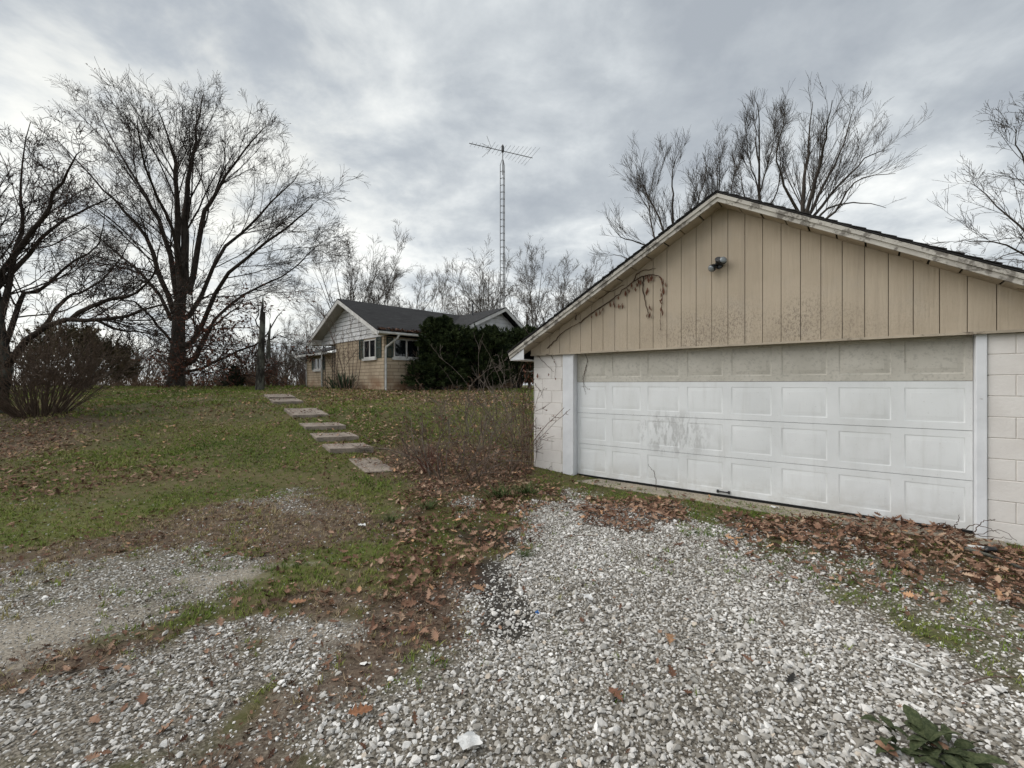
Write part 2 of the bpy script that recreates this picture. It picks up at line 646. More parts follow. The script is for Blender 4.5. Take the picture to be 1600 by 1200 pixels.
def proto(name, me, mat):
    me.materials.append(MATS[mat])
    return bpy.data.objects.new(name, me)      # never linked to the scene: only the source of scattered pieces


def shade_ramp(stops, rough_noise=None):
    def fn(N, co):
        a = N.n('ShaderNodeAttribute', attribute_name='shade', attribute_type='INSTANCER')
        c = N.ramp(a.outputs['Fac'], stops)
        n = N.noise(co, 1.3, 3)
        return N.mix(1.0, c, N.mix(n, (.72, .72, .72), (1.12, 1.12, 1.12)), 'MULTIPLY') if rough_noise is None else c
    return fn


material('stone', shade_ramp([(0.0, (.13, .115, .095)), (0.2, (.22, .20, .17)), (0.4, (.35, .33, .295)), (0.62, (.50, .478, .44)), (0.85, (.70, .68, .645)), (0.95, (.85, .835, .80)), (1.0, (.42, .33, .23))]), 0.85, None, spec=0.2)
material('dry_leaf', shade_ramp([(0.0, (.045, .024, .017)), (0.25, (.12, .062, .040)), (0.5, (.21, .118, .078)), (0.75, (.33, .21, .145)), (0.92, (.46, .34, .24)), (1.0, (.50, .25, .11))], 1), 0.8, spec=0.15)
material('grass_blade', shade_ramp([(0.0, (.068, .118, .018)), (0.35, (.150, .212, .034)), (0.6, (.235, .265, .062)), (0.8, (.30, .26, .12)), (1.0, (.42, .33, .20))], 1), 0.75, spec=0.2)
material('straw', shade_ramp([(0.0, (.08, .052, .038)), (0.5, (.19, .135, .095)), (1.0, (.38, .30, .20))], 1), 0.9, spec=0.1)


def pebble_mesh(seed):
    r = random.Random(seed * 7 + 3)
    bm = bmesh.new()
    ax = [r.uniform(0.85, 1.35), r.uniform(0.65, 1.0), r.uniform(0.5, 0.8)]
    for i in range(13):
        v = Vector((r.gauss(0, 1), r.gauss(0, 1), r.gauss(0, 1))).normalized() * r.uniform(.82, 1.1)
        bm.verts.new((v.x * ax[0], v.y * ax[1], v.z * ax[2]))
    res = bmesh.ops.convex_hull(bm, input=list(bm.verts))
    junk = [v for v in bm.verts if not v.link_faces]
    bmesh.ops.delete(bm, geom=junk, context='VERTS')
    me = bpy.data.meshes.new('stone')
    bm.to_mesh(me)
    bm.free()
    return me


def oak_leaf_mesh(seed, curl=0.25):
    """lobed oak leaf about 1 unit long, folded along its midrib"""
    r = random.Random(seed)
    half = [(0.0, 0.012), (0.14, 0.02), (0.22, 0.13), (0.29, 0.06), (0.40, 0.24), (0.47, 0.09), (0.58, 0.31), (0.66, 0.11), (0.76, 0.22), (0.82, 0.08), (0.93, 0.11), (1.0, 0.0)]
    fold = r.uniform(0.1, 0.7)
    cu = r.uniform(-0.6, 0.9) * curl * 2
    V, T = [], []
    for x, w in half:
        w2 = w * r.uniform(0.8, 1.2)
        zc = cu * (x - 0.4) ** 2 * 1.5
        V += [(x - .5, w2, zc + w2 * fold + r.uniform(-.03, .03)), (x - .5, 0, zc), (x - .5, -w2, zc + w2 * fold * r.uniform(.5, 1.3) + r.uniform(-.03, .03))]
    for i in range(len(half) - 1):
        a, b = i * 3, i * 3 + 3
        T += [(a, a + 1, b + 1), (a, b + 1, b), (a + 1, a + 2, b + 2), (a + 1, b + 2, b + 1)]
    return mesh_np('leaf', V, tris=T)


def tuft_mesh(seed, n=9, h=1.0, spread=0.55, w=0.045, bend=0.5):
    r = random.Random(seed)
    V, T = [], []
    for i in range(n):
        a = r.uniform(0, 2 * PI)
        x0, y0 = r.gauss(0, .22), r.gauss(0, .22)
        L = h * r.uniform(.5, 1.15)
        out = r.uniform(.15, 1) * spread
        ca, sa = math.cos(a), math.sin(a)
        px_, py_ = -sa * w, ca * w
        k = len(V)
        for j, f in enumerate((0, .55, 1)):
            rr = out * L * (f + bend * f * f)
            z = L * (f - 0.35 * bend * f * f * out)
            x, y = x0 + ca * rr, y0 + sa * rr
            if f < 1:
                ww = 1 - .35 * f
                V += [(x - px_ * ww, y - py_ * ww, z), (x + px_ * ww, y + py_ * ww, z)]
            else:
                V += [(x, y, z)]
        T += [(k, k + 1, k + 3), (k, k + 3, k + 2), (k + 2, k + 3, k + 4)]
    return mesh_np('tuft', V, tris=T)


def cand(x0, x1, y0, y1, step, jit=0.5):
    X, Y = np.meshgrid(np.arange(x0, x1, step), np.arange(y0, y1, step))
    X = X.ravel() + RNG.uniform(-jit, jit, X.size) * step
    Y = Y.ravel() + RNG.uniform(-jit, jit, Y.size) * step
    return X, Y


def in_view(X, Y, m=1.2):
    return (np.abs(X) < Y * (800 / F) + m)


PU = np.array([0.780, -0.626])      # garage width direction
PV = np.array([0.626, 0.780])       # garage depth direction
PL = np.array([1.066, 7.58])        # left edge of the garage door
CO = np.array([-5.57, 19.2])        # near corner of the house
HP = np.array([0.712, 0.702])
HQ = np.array([-0.702, 0.712])


def in_garage(X, Y, m=0.0):
    t = (X - PL[0]) * PU[0] + (Y - PL[1]) * PU[1]
    d = (X - PL[0]) * PV[0] + (Y - PL[1]) * PV[1]
    return (t > -0.86 - m) & (t < 5.6 + m) & (d > -0.0 - m)


def in_house(X, Y, m=0.0):
    a = (X - CO[0]) * HP[0] + (Y - CO[1]) * HP[1]
    b = (X - CO[0]) * HQ[0] + (Y - CO[1]) * HQ[1]
    return (a > -m) & (a < 9 + m) & (b > -m) & (b < 11.3 + m)


# --- gravel stones
X, Y = cand(-8, 9, 1.0, 9.0, 0.0172, 0.6)
k = in_view(X, Y) & ~in_garage(X, Y, 0.0)
X, Y = X[k], Y[k]
g, pk, br, bl, lf, gr = masks(X, Y)
prob = g * (1 - .30 * np.clip(fbm(X, Y, .7, 221) * 1.8 - .15, 0, 1)) * (1 - 0.70 * pk) * (1 - 0.55 * bl) * (1 - .5 * np.clip(lf, 0, 1)) + 0.02 * (Y < 6)
prob = np.maximum(prob, 0.07 * br * (Y < 7))
keep = RNG.random(X.size) < prob
X, Y, g, pk = X[keep], Y[keep], g[keep], pk[keep]
n = X.size
s = np.clip(RNG.lognormal(math.log(0.0098), 0.40, n), 0.004, 0.026) * np.where(g > 0.8, 1.0, 0.82) * np.where(X < -0.9, .86, 1.0)
Z = hgt(X, Y) + s * RNG.uniform(-.25, .55, n)
rot = np.stack([RNG.uniform(-.5, .5, n), RNG.uniform(-.5, .5, n), RNG.uniform(0, 6.28, n)], 1)
sc3 = s[:, None] * RNG.uniform(.85, 1.2, (n, 3))
shade = np.clip(RNG.beta(2.6, 1.5, n) * 0.95, 0, .95)
shade = np.clip(shade + .14 * fbm(X, Y, .8, 231), 0, .95)
shade = np.where(RNG.random(n) < .015, .985, shade)
stones = [proto('stone_%d' % i, pebble_mesh(i), 'stone') for i in range(10)]
gv = scatter('gravel', np.stack([X, Y, Z], 1), rot, sc3, shade, stones, RNG.integers(0, 10, n))
X, Y = cand(-7, 0, 1.6, 7, 0.016, 0.6)
k = in_view(X, Y)
X, Y = X[k], Y[k]
g, pk, br, bl, lf, gr = masks(X, Y)
k = RNG.random(X.size) < np.clip(pk * .40 + .10 * g * (X < -.9), 0, 1)
X, Y = X[k], Y[k]
n = X.size
s = RNG.uniform(.003, .0065, n)
gv2 = scatter('gravel_grit', np.stack([X, Y, hgt(X, Y) + s * .3], 1), RNG.uniform(0, 6.28, (n, 3)), s[:, None] * RNG.uniform(.85, 1.2, (n, 3)), RNG.uniform(.1, .8, n), stones, RNG.integers(0, 10, n))
tag(gv2, 'fine grit pressed into the packed wheel tracks', 'gravel', kind='stuff')
tag(gv, 'loose pale limestone gravel spread over the driveway', 'gravel', kind='stuff')
N_STONES = n

# --- grass tufts
tufts = [proto('tuft_%d' % i, tuft_mesh(i, n=10), 'grass_blade') for i in range(5)]


def grass_zone(x0, x1, y0, y1, step, hmin, hmax):
    X, Y = cand(x0, x1, y0, y1, step)
    k = in_view(X, Y, 2.0) & ~in_garage(X, Y, 0.02) & ~in_house(X, Y, .1)
    X, Y = X[k], Y[k]
    g, pk, br, bl, lf, gr = masks(X, Y)
    patch = np.clip(fbm(X, Y, 1.1, 61) * 0.9 + 0.62, 0.12, 1)
    pr = (1 - np.clip(g * 1.25, 0, 1)) * (1 - .72 * br) * (1 - .9 * pk) * (1 - .95 * bl) * (1 - .7 * np.clip(lf, 0, 1)) * patch
    pr = np.maximum(pr, .010 * (Y < 7) + .10 * (X > .8) * (Y > 3.4) * (Y < 7) * np.clip(fbm(X, Y, .6, 191) * 2.2 - .1, 0, 1))
    pr = np.maximum(pr, 0.60 * gr * (1 - .6 * lf * (lf < 1)) * np.clip(fbm(X, Y, .35, 77) * 2 + .5, 0, 1))
    k = RNG.random(X.size) < pr
    X, Y, br, gr = X[k], Y[k], br[k], gr[k]
    n = X.size
    h = RNG.uniform(hmin, hmax, n) * (1 + .9 * np.clip(fbm(X, Y, .8, 91), 0, 1))
    tone = np.clip(0.49 + fbm(X, Y, 1.7, 41) * .46 + RNG.normal(0, .17, n) + .35 * br - .18 * gr, 0, 1)
    return np.stack([X, Y, hgt(X, Y) - .004], 1), np.stack([h * 1.15, h * 1.15, h * .9], 1), tone


parts = [grass_zone(-9, 9, 2.2, 6.5, 0.040, .026, .05), grass_zone(-13, 6, 6.5, 11, 0.052, .03, .06), grass_zone(-22, 5, 11, 22, 0.10, .05, .09), grass_zone(-34, -6, 22, 32, 0.3, .10, .18)]
pts = np.concatenate([a for a, _, _ in parts])
scl = np.concatenate([b for _, b, _ in parts])
ton = np.concatenate([c for _, _, c in parts])
n = len(pts)
rot = np.stack([RNG.normal(0, .12, n), RNG.normal(0, .12, n), RNG.uniform(0, 6.28, n)], 1)
gs = scatter('grass', pts, rot, scl, ton, tufts, RNG.integers(0, 5, n))
tag(gs, 'short patchy winter grass growing over the sloping lawn', 'grass', kind='stuff')
N_TUFTS = n

# --- dead straw and thatch on the brown strips
thatch = [proto('straw_%d' % i, tuft_mesh(40 + i, n=9, spread=1.6, w=.035, bend=.2), 'straw') for i in range(4)]
X, Y = cand(-8, 5, 1.1, 8.5, 0.055)
k = in_view(X, Y, 1.0) & ~in_garage(X, Y, 0.02)
X, Y = X[k], Y[k]
g, pk, br, bl, lf, gr = masks(X, Y)
pr = np.clip(br * 1.0 * (1 - np.clip(g, 0, 1) * .8) + .06 * (1 - g), 0, 1) * np.clip(fbm(X, Y, .4, 14) + .6, 0, 1) * (1 - .9 * bl)
k = RNG.random(X.size) < pr
X, Y = X[k], Y[k]
n = X.size
s = RNG.uniform(.025, .055, n)
th = scatter('thatch', np.stack([X, Y, hgt(X, Y) - .003], 1), np.stack([RNG.normal(0, .3, n), RNG.normal(0, .3, n), RNG.uniform(0, 6.28, n)], 1), np.stack([s * 1.4, s * 1.4, s * .6], 1), np.clip(RNG.normal(.38, .22, n), 0, 1), thatch, RNG.integers(0, 4, n))
tag(th, 'matted dead brown grass between the wheel tracks', 'dead grass', kind='stuff')

# --- leaf litter
leafs = [proto('leaf_%d' % i, oak_leaf_mesh(i), 'dry_leaf') for i in range(7)]


def leaf_zone(x0, x1, y0, y1, step, base, size):
    X, Y = cand(x0, x1, y0, y1, step)
    k = in_view(X, Y, 1.5) & ~in_house(X, Y, .05)
    t = (X - PL[0]) * PU[0] + (Y - PL[1]) * PU[1]
    d = (X - PL[0]) * PV[0] + (Y - PL[1]) * PV[1]
    k &= ~((t > -.86) & (d > .0)) | ((t > 3.6) & (t < 4.75) & (d < .1) & (d > -.1))
    X, Y = X[k], Y[k]
    g, pk, br, bl, lf, gr = masks(X, Y)
    cl = np.clip(fbm(X, Y, .9, 131) * 1.3 + .55, .05, 1.6)
    lawn = (1 - np.clip(g * 1.4, 0, 1)) * (Y > 3)
    pr = np.clip(lf * np.clip(fbm(X, Y, .22, 121) * 1.2 + .8, .15, 1.5), 0, 1) + base * cl * lawn + 0.0016
    k = RNG.random(X.size) < pr
    X, Y, lf = X[k], Y[k], lf[k]
    n = X.size
    s = np.clip(RNG.normal(size, .3 * size, n), .4 * size, 1.8 * size)
    z = hgt(X, Y) + RNG.uniform(.004, .025, n) + np.clip(lf, 0, 1.5) * RNG.uniform(0, .055, n)
    return np.stack([X, Y, z], 1), s


def crumb_zone():
    X, Y = cand(-8.5, 8, 1.3, 8.2, .042)
    X2, Y2 = cand(-17, 3.5, 8.2, 17, .10)
    X, Y = np.concatenate([X, X2]), np.concatenate([Y, Y2])
    k = in_view(X, Y, 1.0) & ~in_garage(X, Y, .02)
    X, Y = X[k], Y[k]
    g, pk, br, bl, lf, gr = masks(X, Y)
    pr = np.clip(.07 * (X > .3) * (Y > 3.2) * np.clip(fbm(X, Y, .4, 181) * 2 + .4, 0, 1) + .62 * br * np.clip(fbm(X, Y, .3, 171) * 1.3 + .6, .05, 1) + .35 * np.clip(lf, 0, 1) + (.12 + .25 * (Y > 8.2)) * (1 - g) + .035, 0, 1) * (1 - .7 * pk) * (1 - .8 * bl)
    k = RNG.random(X.size) < pr
    X, Y = X[k], Y[k]
    return np.stack([X, Y, hgt(X, Y) + RNG.uniform(.003, .016, X.size)], 1), RNG.uniform(.016, .05, X.size) * np.where(Y > 8.2, 1.7, 1.0)


parts = [crumb_zone(), leaf_zone(-9, 8.5, 1.3, 7.0, .042, .045, .068), leaf_zone(-12, 4, 7.0, 11, .055, .13, .074), leaf_zone(-22, 4, 11, 24, .10, .30, .095)]
pts = np.concatenate([a for a, _ in parts])
s = np.concatenate([b for _, b in parts])
n = len(pts)
n_cr = len(parts[0][0])
ll = scatter('leaf_litter', pts, np.stack([RNG.normal(0, .42, n), RNG.normal(0, .42, n), RNG.uniform(0, 6.28, n)], 1), s[:, None] * RNG.uniform(.85, 1.15, (n, 3)), np.clip(RNG.normal(.53, .23, n) - .10 * (np.arange(n) < n_cr) + .22 * np.clip((pts[:, 1] - 6) / 6, 0, 1), 0, .97), leafs, RNG.integers(0, 7, n))
tag(ll, 'fallen brown oak leaves drifted over lawn and driveway', 'leaf litter', kind='stuff')
N_LEAVES = n

# ------------------------------------------------------------------ materials for buildings


def siding_col(N, co):
    sp = N.n('ShaderNodeSeparateXYZ')
    N.link(co, sp.inputs[0])
    base = N.mix(N.sstep(N.noise(co, 1.4, 4), .35, .65), (.455, .378, .285), (.51, .428, .328))
    grain = N.noise(N.mapping(co, scale=(40, 40, 1.2)), 1.0, 5, .6)
    base = N.mix(N.math('MULTIPLY', N.sstep(grain, .5, .8), .18), base, (.36, .28, .20))
    drip = N.sstep(N.noise(N.mapping(co, scale=(11, 11, .55)), 1.0, 5, .6), .50, .74)
    base = N.mix(N.math('MULTIPLY', drip, .34), base, (.33, .275, .215))
    blot = N.sstep(N.noise(co, 3.4, 5, .6), .52, .72)
    base = N.mix(N.math('MULTIPLY', blot, .25), base, (.42, .375, .32))
    # mildew speckle growing up from the lower edge
    m1 = N.sstep(N.noise(N.mapping(co, scale=(60, 60, 34)), 1.0, 4, .75), .44, .66)
    m2 = N.sstep(N.noise(co, 1.1, 3), .45, .66)
    lowr = N.math('SUBTRACT', 1.0, N.sstep(sp.outputs[2], 2.15, 3.0))
    mid = N.math('MULTIPLY', N.sstep(sp.outputs[0], 0.9, 2.3), N.math('SUBTRACT', 1.0, N.sstep(sp.outputs[0], 3.2, 4.2)))
    f = N.math('MULTIPLY', N.math('MULTIPLY', m1, N.math('ADD', .25, N.math('MULTIPLY', mid, .9))), N.math('MULTIPLY', lowr, N.math('ADD', .35, m2)), clamp=True)
    base = N.mix(N.math('MULTIPLY', f, .8), base, (.21, .175, .14))
    return base


material('siding', siding_col, 0.8, lambda N, co: (N.noise(N.mapping(co, scale=(35, 35, 2.5)), 1.0, 6, .6), 0.006))


def peel(a, b, dark, scale=7.0, lo=.52, hi=.60):
    def fn(N, co):
        n = N.noise(co, scale, 7, .68)
        c = N.mix(N.sstep(N.noise(co, 3, 4), .3, .7), a, b)
        return N.mix(N.sstep(n, lo, hi), c, dark)
    return fn


material('fascia_paint', peel((.60, .57, .51), (.46, .43, .385), (.22, .20, .175), 8, .51, .60), 0.8, nbump(30, .004))
material('soffit_paint', peel((.50, .43, .335), (.38, .325, .255), (.15, .12, .095), 5, .58, .68), 0.85, nbump(20, .004))
material('white_trim', peel((.80, .81, .83), (.70, .71, .73), (.40, .37, .34), 6, .66, .74), 0.6, nbump(8, .006))
material('block_paint', peel((.80, .765, .73), (.73, .69, .655), (.45, .41, .37), 11, .66, .74), 0.85, nbump(34, .003, 5))
material('mortar', vary((.70, .655, .60), (.58, .54, .49), 12), 0.95, nbump(40, .006))


def door_col(N, co):
    sp = N.n('ShaderNodeSeparateXYZ')
    N.link(co, sp.inputs[0])
    c = N.mix(N.sstep(N.noise(co, 1.2, 5), .35, .7), (.80, .815, .815), (.72, .735, .735))
    v = N.noise(N.mapping(co, scale=(9, 9, .9)), 1.0, 5, .6)
    c = N.mix(N.math('MULTIPLY', N.sstep(v, .52, .75), .22), c, (.48, .47, .44))
    # grey scuffs across the lower middle
    dx = N.math('SUBTRACT', sp.outputs[0], 1.62)
    dz = N.math('SUBTRACT', sp.outputs[2], .86)
    r2 = N.math('ADD', N.math('MULTIPLY', N.math('MULTIPLY', dx, dx), 2.2), N.math('MULTIPLY', N.math('MULTIPLY', dz, dz), 6.0))
    blob = N.math('SUBTRACT', 1.0, N.sstep(r2, .12, 1.1))
    sc = N.noise(N.mapping(co, scale=(14, 14, 5), rot=(0, .7, 0)), 1.0, 6, .7)
    c = N.mix(N.math('MULTIPLY', N.math('MULTIPLY', blob, N.sstep(sc, .44, .60)), .62), c, (.40, .40, .39))
    lowd = N.math('MULTIPLY', N.math('SUBTRACT', 1.0, N.sstep(sp.outputs[2], .06, .42)), N.sstep(N.noise(co, 5, 6, .65), .36, .62))
    c = N.mix(N.math('MULTIPLY', lowd, .38), c, (.46, .43, .38))
    ch = N.sstep(N.noise(N.mapping(co, scale=(3, 3, 1.0)), 1.6, 6, .6), .48, .7)
    c = N.mix(N.math('MULTIPLY', ch, .16), c, (.50, .50, .46))
    sp2 = N.sstep(N.noise(co, 55, 3, .6), .66, .74)
    c = N.mix(N.math('MULTIPLY', sp2, .4), c, (.35, .33, .30))
    return c


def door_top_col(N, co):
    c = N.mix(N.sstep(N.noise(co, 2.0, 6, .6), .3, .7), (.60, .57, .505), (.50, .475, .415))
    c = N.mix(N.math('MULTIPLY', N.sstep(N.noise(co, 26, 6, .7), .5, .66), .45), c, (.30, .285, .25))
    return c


material('door_steel', door_col, 0.55, nbump(2.5, .004, 3), spec=.35)
material('door_grime', door_top_col, 0.75, nbump(18, .002, 3))
material('rubber', (.012, .012, .012), 0.7)
material('concrete', lambda N, co: N.mix(N.sstep(N.noise(co, 34, 5, .7), .45, .7), N.mix(N.sstep(N.noise(co, 2.2, 5), .35, .65), (.40, .345, .265), (.30, .265, .215)), (.20, .175, .145)), 0.9, nbump(30, .006, 5))
material('step_concrete', lambda N, co: N.mix(N.sstep(N.noise(co, 22, 5, .7), .5, .7), N.mix(N.sstep(N.noise(co, 2.6, 5), .35, .65), (.31, .26, .215), (.20, .168, .138)), (.095, .08, .065)), 0.95, nbump(24, .012, 5))
material('shingle', lambda N, co: N.mix(N.noise(co, 120, 3), N.mix(N.sstep(N.noise(co, 1.5, 4), .35, .65), (.022, .022, .024), (.042, .040, .040)), (.055, .052, .05)), 0.95, nbump(90, .004))
material('metal_dark', (.05, .05, .052), 0.5, spec=.4)
material('metal_grey', vary((.20, .20, .20), (.13, .125, .12), 20), 0.55, metallic=.4)
material('black_plastic', (.012, .013, .014), 0.35, spec=.5)
material('bulb_glass', (.22, .24, .25), 0.12, spec=.6)
material('interior_dark', (.02, .02, .02), 0.9)
material('groove_wood', (.17, .135, .10), 0.9)

# ------------------------------------------------------------------ garage (local x along the front, y into the depth)
GZ0 = 0.0
garage = empty('garage', (PL[0], PL[1], GZ0), math.atan2(PU[1], PU[0]))
tag(garage, 'low block garage with tan board gable and wide white overhead door', 'garage')
DW, X0, X1, DEP = 4.79, -0.854, 5.60, 7.0
HB = 2.125                      # underside of the gable boards
RT, RZ, SL = 2.373, 4.02, 0.553  # ridge position, soffit height at the ridge, roof slope
OH = 0.30                       # overhang at the front
EX = 3.545                      # half width of the roof


def roof_z(t):
    return RZ - SL * abs(t - RT)


mb = MB()
mb.box(X0 + .01, X0 + .2, .21, DEP, -.3, 2.16)
mb.box(X1 - .2, X1 - .01, .21, DEP, -.3, 2.16)
mb.box(X0 + .2, X1 - .2, DEP - .2, DEP, -.3, 2.16)
mb.box(X0 + .012, -.225, .007, .21, -.3, HB - .003)
mb.box(DW + .10, X1 - .012, .007, .21, -.3, HB - .003)
wall = mb.build('wall', 'mortar', garage)
BH = .2125
rb = random.Random(4)
blk = {}
for wdt in (.40, .20, .225):
    blk[wdt] = []
    for q in range(3):
        m_ = MB().box(0, wdt - .006, 0, .1, 0, BH - .006).mesh('block', bevel=.004)
        m_.materials.append(MATS['block_paint'])
        blk[wdt].append(m_)
for pier in (0, 1):
    a0 = X0 if pier == 0 else DW + .092
    for c in range(11):
        z = -.22 + c * BH
        if z + BH > HB + .01:
            hgt_k = (HB - .004 - z) / (BH - .009)
        else:
            hgt_k = 1.0
        if pier == 0:
            cuts = [(.40, 0), (.225, .40)] if c % 2 else [(.20, 0), (.40, .20)]
        else:
            cuts = [(.40, 0), (.40, .40)] if c % 2 else [(.20, 0), (.40, .20), (.20, .60)]
        for wdt, off in cuts:
            if a0 + off + wdt > X1 + .03:
                continue
            o = link('concrete_block', blk[wdt][rb.randrange(3)], None, wall, (a0 + off, rb.uniform(0, .003), z))
            o.scale = (1, 1, hgt_k)
# painted steel corner post wrap on the door opening
mb = MB()
mb.box(-.219, -.004, -.022, .16, .0, HB - .004)
lj = mb.build('door_jamb', 'white_trim', garage, bevel=.006)
mb = MB()
mb.box(DW + .004, DW + .088, -.022, .16, -.02, HB - .004)
rj = mb.build('door_jamb', 'white_trim', garage, bevel=.006)

# gable boards
gx, gi = X0 - .02, 0
pitch = .2075
while gx < X1 + .02 - 1e-6:
    a, b = gx, min(gx + pitch, X1 + .02)
    a2, b2 = a + .0025, b - .0045
    pts = [(a2, HB), (b2, HB), (b2, roof_z(b2) + .01)]
    if a2 < RT < b2:
        pts.append((RT, RZ + .01))
    pts.append((a2, roof_z(a2) + .01))
    MB().prism(pts, 'y', -.062 + rb.uniform(-.002, .002), -.044).build('siding_board', 'siding', garage)
    gx = b
    gi += 1
MB().prism([(X0, HB + .004), (X1, HB + .004), (X1, roof_z(X1)), (RT, RZ), (X0, roof_z(X0))], 'y', -.043, -.026).build('sheathing', 'groove_wood', garage)
MB().box(X0 - .02, X1 + .02, -.075, -.0635, HB - .014, HB + .012).build('drip_strip', 'soffit_paint', garage)
# ceiling of the door recess
MB().box(-.002, DW + .002, -.0425, .2, HB - .003, HB + .05).build('door_header', 'soffit_paint', garage)


def slope_pt(s, side):
    """distance s along the slope from the ridge -> (t, z) at the soffit plane"""
    c = 1 / math.sqrt(1 + SL * SL)
    return RT + side * s * c, RZ - s * c * SL


NRM = 1 / math.sqrt(1 + SL * SL)
SLEN = EX / NRM
for side in (-1, 1):
    # soffit boards
    s0 = .0
    while s0 < SLEN - .02:
        ln = rb.uniform(.26, .34)
        s1 = min(s0 + ln, SLEN - .01)
        (ta, za), (tb, zb) = slope_pt(s0 + .010, side), slope_pt(s1 - .012, side)
        dz = rb.uniform(-.006, .006)
        th = .018
        pl = [(ta, za + dz), (tb, zb + dz), (tb, zb + th + dz), (ta, za + th + dz)]
        MB().prism(pl, 'y', -OH + .002, -.064).build('soffit_board', 'soffit_paint', garage)
        s0 = s1
    # rafter-top deck
    (ta, za), (tb, zb) = slope_pt(0, side), slope_pt(SLEN, side)
    # fascia
    lo, hi = -.002, .062
    MB().prism([(ta, za + lo / NRM), (tb, zb + lo / NRM), (tb, zb + hi / NRM), (ta, za + hi / NRM)], 'y', -OH - .022, -OH).build('fascia_board', 'fascia_paint', garage)
    lo2, hi2 = .046, .090
    MB().prism([(ta, za + lo2 / NRM), (tb + side * .004, zb + lo2 / NRM), (tb + side * .004, zb + hi2 / NRM), (ta, za + hi2 / NRM)], 'y', -OH - .040, -OH - .0225).build('rake_trim', 'fascia_paint', garage)
    # roof slab
    d0, d1 = .099, .112
    e = side * .03
    rf = MB().prism([(ta, za + d0 / NRM), (tb + e, zb + d0 / NRM - .03 * SL), (tb + e, zb + d1 / NRM - .03 * SL), (ta, za + d1 / NRM)], 'y', -OH - .045, DEP + .3).build('roof', 'shingle', garage)
    MB().prism([(ta, za + .02 / NRM), (tb, zb + .02 / NRM), (tb, zb + .097 / NRM), (ta, za + .097 / NRM)], 'y', -OH + .001, DEP + .28).build('roof_deck', 'interior_dark', garage)
    # shingles along the rake edge
    s0 = .02
    j = 0
    while s0 < SLEN:
        s1 = min(s0 + .145, SLEN + .03)
        (ta2, za2), (tb2, zb2) = slope_pt(s0 - .02, side), slope_pt(s1, side)
        w0 = rb.uniform(.25, .5)
        lift = rb.uniform(.0, .006)
        MB().prism([(ta2, za2 + .114 / NRM), (tb2, zb2 + (.117 + lift) / NRM), (tb2, zb2 + (.128 + lift) / NRM), (ta2, za2 + .117 / NRM)], 'y', -OH - .052 - rb.uniform(0, .012), w0).build('shingle', 'shingle', rf)
        s0 = s1
        j += 1
    # side eave: boxed soffit and fascia
    tw = X0 if side < 0 else X1
    te = tb
    zb_ = zb - .035
    MB().box(min(te, te - side * .02), max(te, te - side * .02), -OH + .003, DEP + .25, zb_, zb + .10).build('eave_fascia', 'fascia_paint', garage)
    MB().box(min(tw, te - side * .021), max(tw, te - side * .021), -OH + .0, DEP + .25, zb_ + .004, zb_ + .016).build('eave_soffit', 'white_trim', garage)
    MB().prism([(tw + side * .0, zb_ + .017), (te - side * .021, zb_ + .017), (te - side * .021, zb + .0), (tw, roof_z(tw) - .003)], 'y', -OH - .005, -OH + .0015).build('eave_return', 'white_trim', garage)

# overhead door: four sections, eight pressed panels each
SEC = .5285
DB = .050
DY = .105


def panel_mesh(w, h, matn, deep=1.0):
    """pressed panel: a groove ring round a raised field, set into the section's opening"""
    rings = [(0.0, .0), (.007, .0045), (.013, .0045), (.034, .0), (.050, .0), (.054, -.0015), (.060, -.002)]
    V, Qd = [], []
    for ins, dep in rings:
        dep *= deep
        V += [(ins, dep, ins), (w - ins, dep, ins), (w - ins, dep, h - ins), (ins, dep, h - ins)]
    for r_ in range(len(rings) - 1):
        for i in range(4):
            j_ = (i + 1) % 4
            Qd.append((r_ * 4 + i, r_ * 4 + j_, r_ * 4 + 4 + j_, r_ * 4 + 4 + i))
    Qd.append(tuple(len(V) - 4 + i for i in range(4)))
    me = mesh_np('panel', V, Qd)
    me.materials.append(MATS[matn])
    return me


PW, PH = .485, .375
pan = {m_: panel_mesh(PW, PH, m_, 2.4 if m_ == 'door_grime' else 1.0) for m_ in ('door_steel', 'door_grime')}
step_p = DW / 8
sections = []
for sct in range(4):
    z0, z1 = DB + sct * SEC, DB + (sct + 1) * SEC - .005
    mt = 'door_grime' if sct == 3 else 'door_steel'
    mb = MB()
    pz0 = z0 + (SEC - PH) / 2
    pz1 = pz0 + PH
    mb.box(.0, DW, DY, DY + .03, z0, pz0)
    mb.box(.0, DW, DY, DY + .03, pz1, z1)
    prev = .0
    for i in range(8):
        a = i * step_p + (step_p - PW) / 2
        mb.box(prev, a, DY, DY + .03, pz0, pz1)
        prev = a + PW
    mb.box(prev, DW, DY, DY + .03, pz0, pz1)
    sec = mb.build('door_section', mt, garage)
    sections.append(sec)
    if sct == 3:
        sec['label'] = 'grimy beige top section of the door'
    for i in range(8):
        link('raised_panel', pan[mt], None, sec, (i * step_p + (step_p - PW) / 2, DY, pz0))
# dark gap keeper behind the sections, bottom seal, handle
MB().box(0, DW, DY + .036, DY + .05, DB, HB + .04).build('door_backing', 'interior_dark', garage)
MB().box(0.002, DW - .002, DY - .012, DY + .035, .018, DB - .002).build('bottom_seal', 'rubber', garage)
mb = MB()
mb.box(2.27, 2.43, DY - .022, DY - .012, .082, .098)
mb.box(2.265, 2.29, DY - .022, DY + .0, .07, .11)
mb.box(2.41, 2.435, DY - .022, DY + .0, .07, .11)
mb.build('lift_handle', 'metal_dark', sections[0])
MB().prism([(-.30, -.30), (3.4, -.34), (5.0, -.22), (5.0, .5), (-.30, .5)], 'z', -.25, .016).build('threshold_slab', 'concrete', garage, bevel=.008)

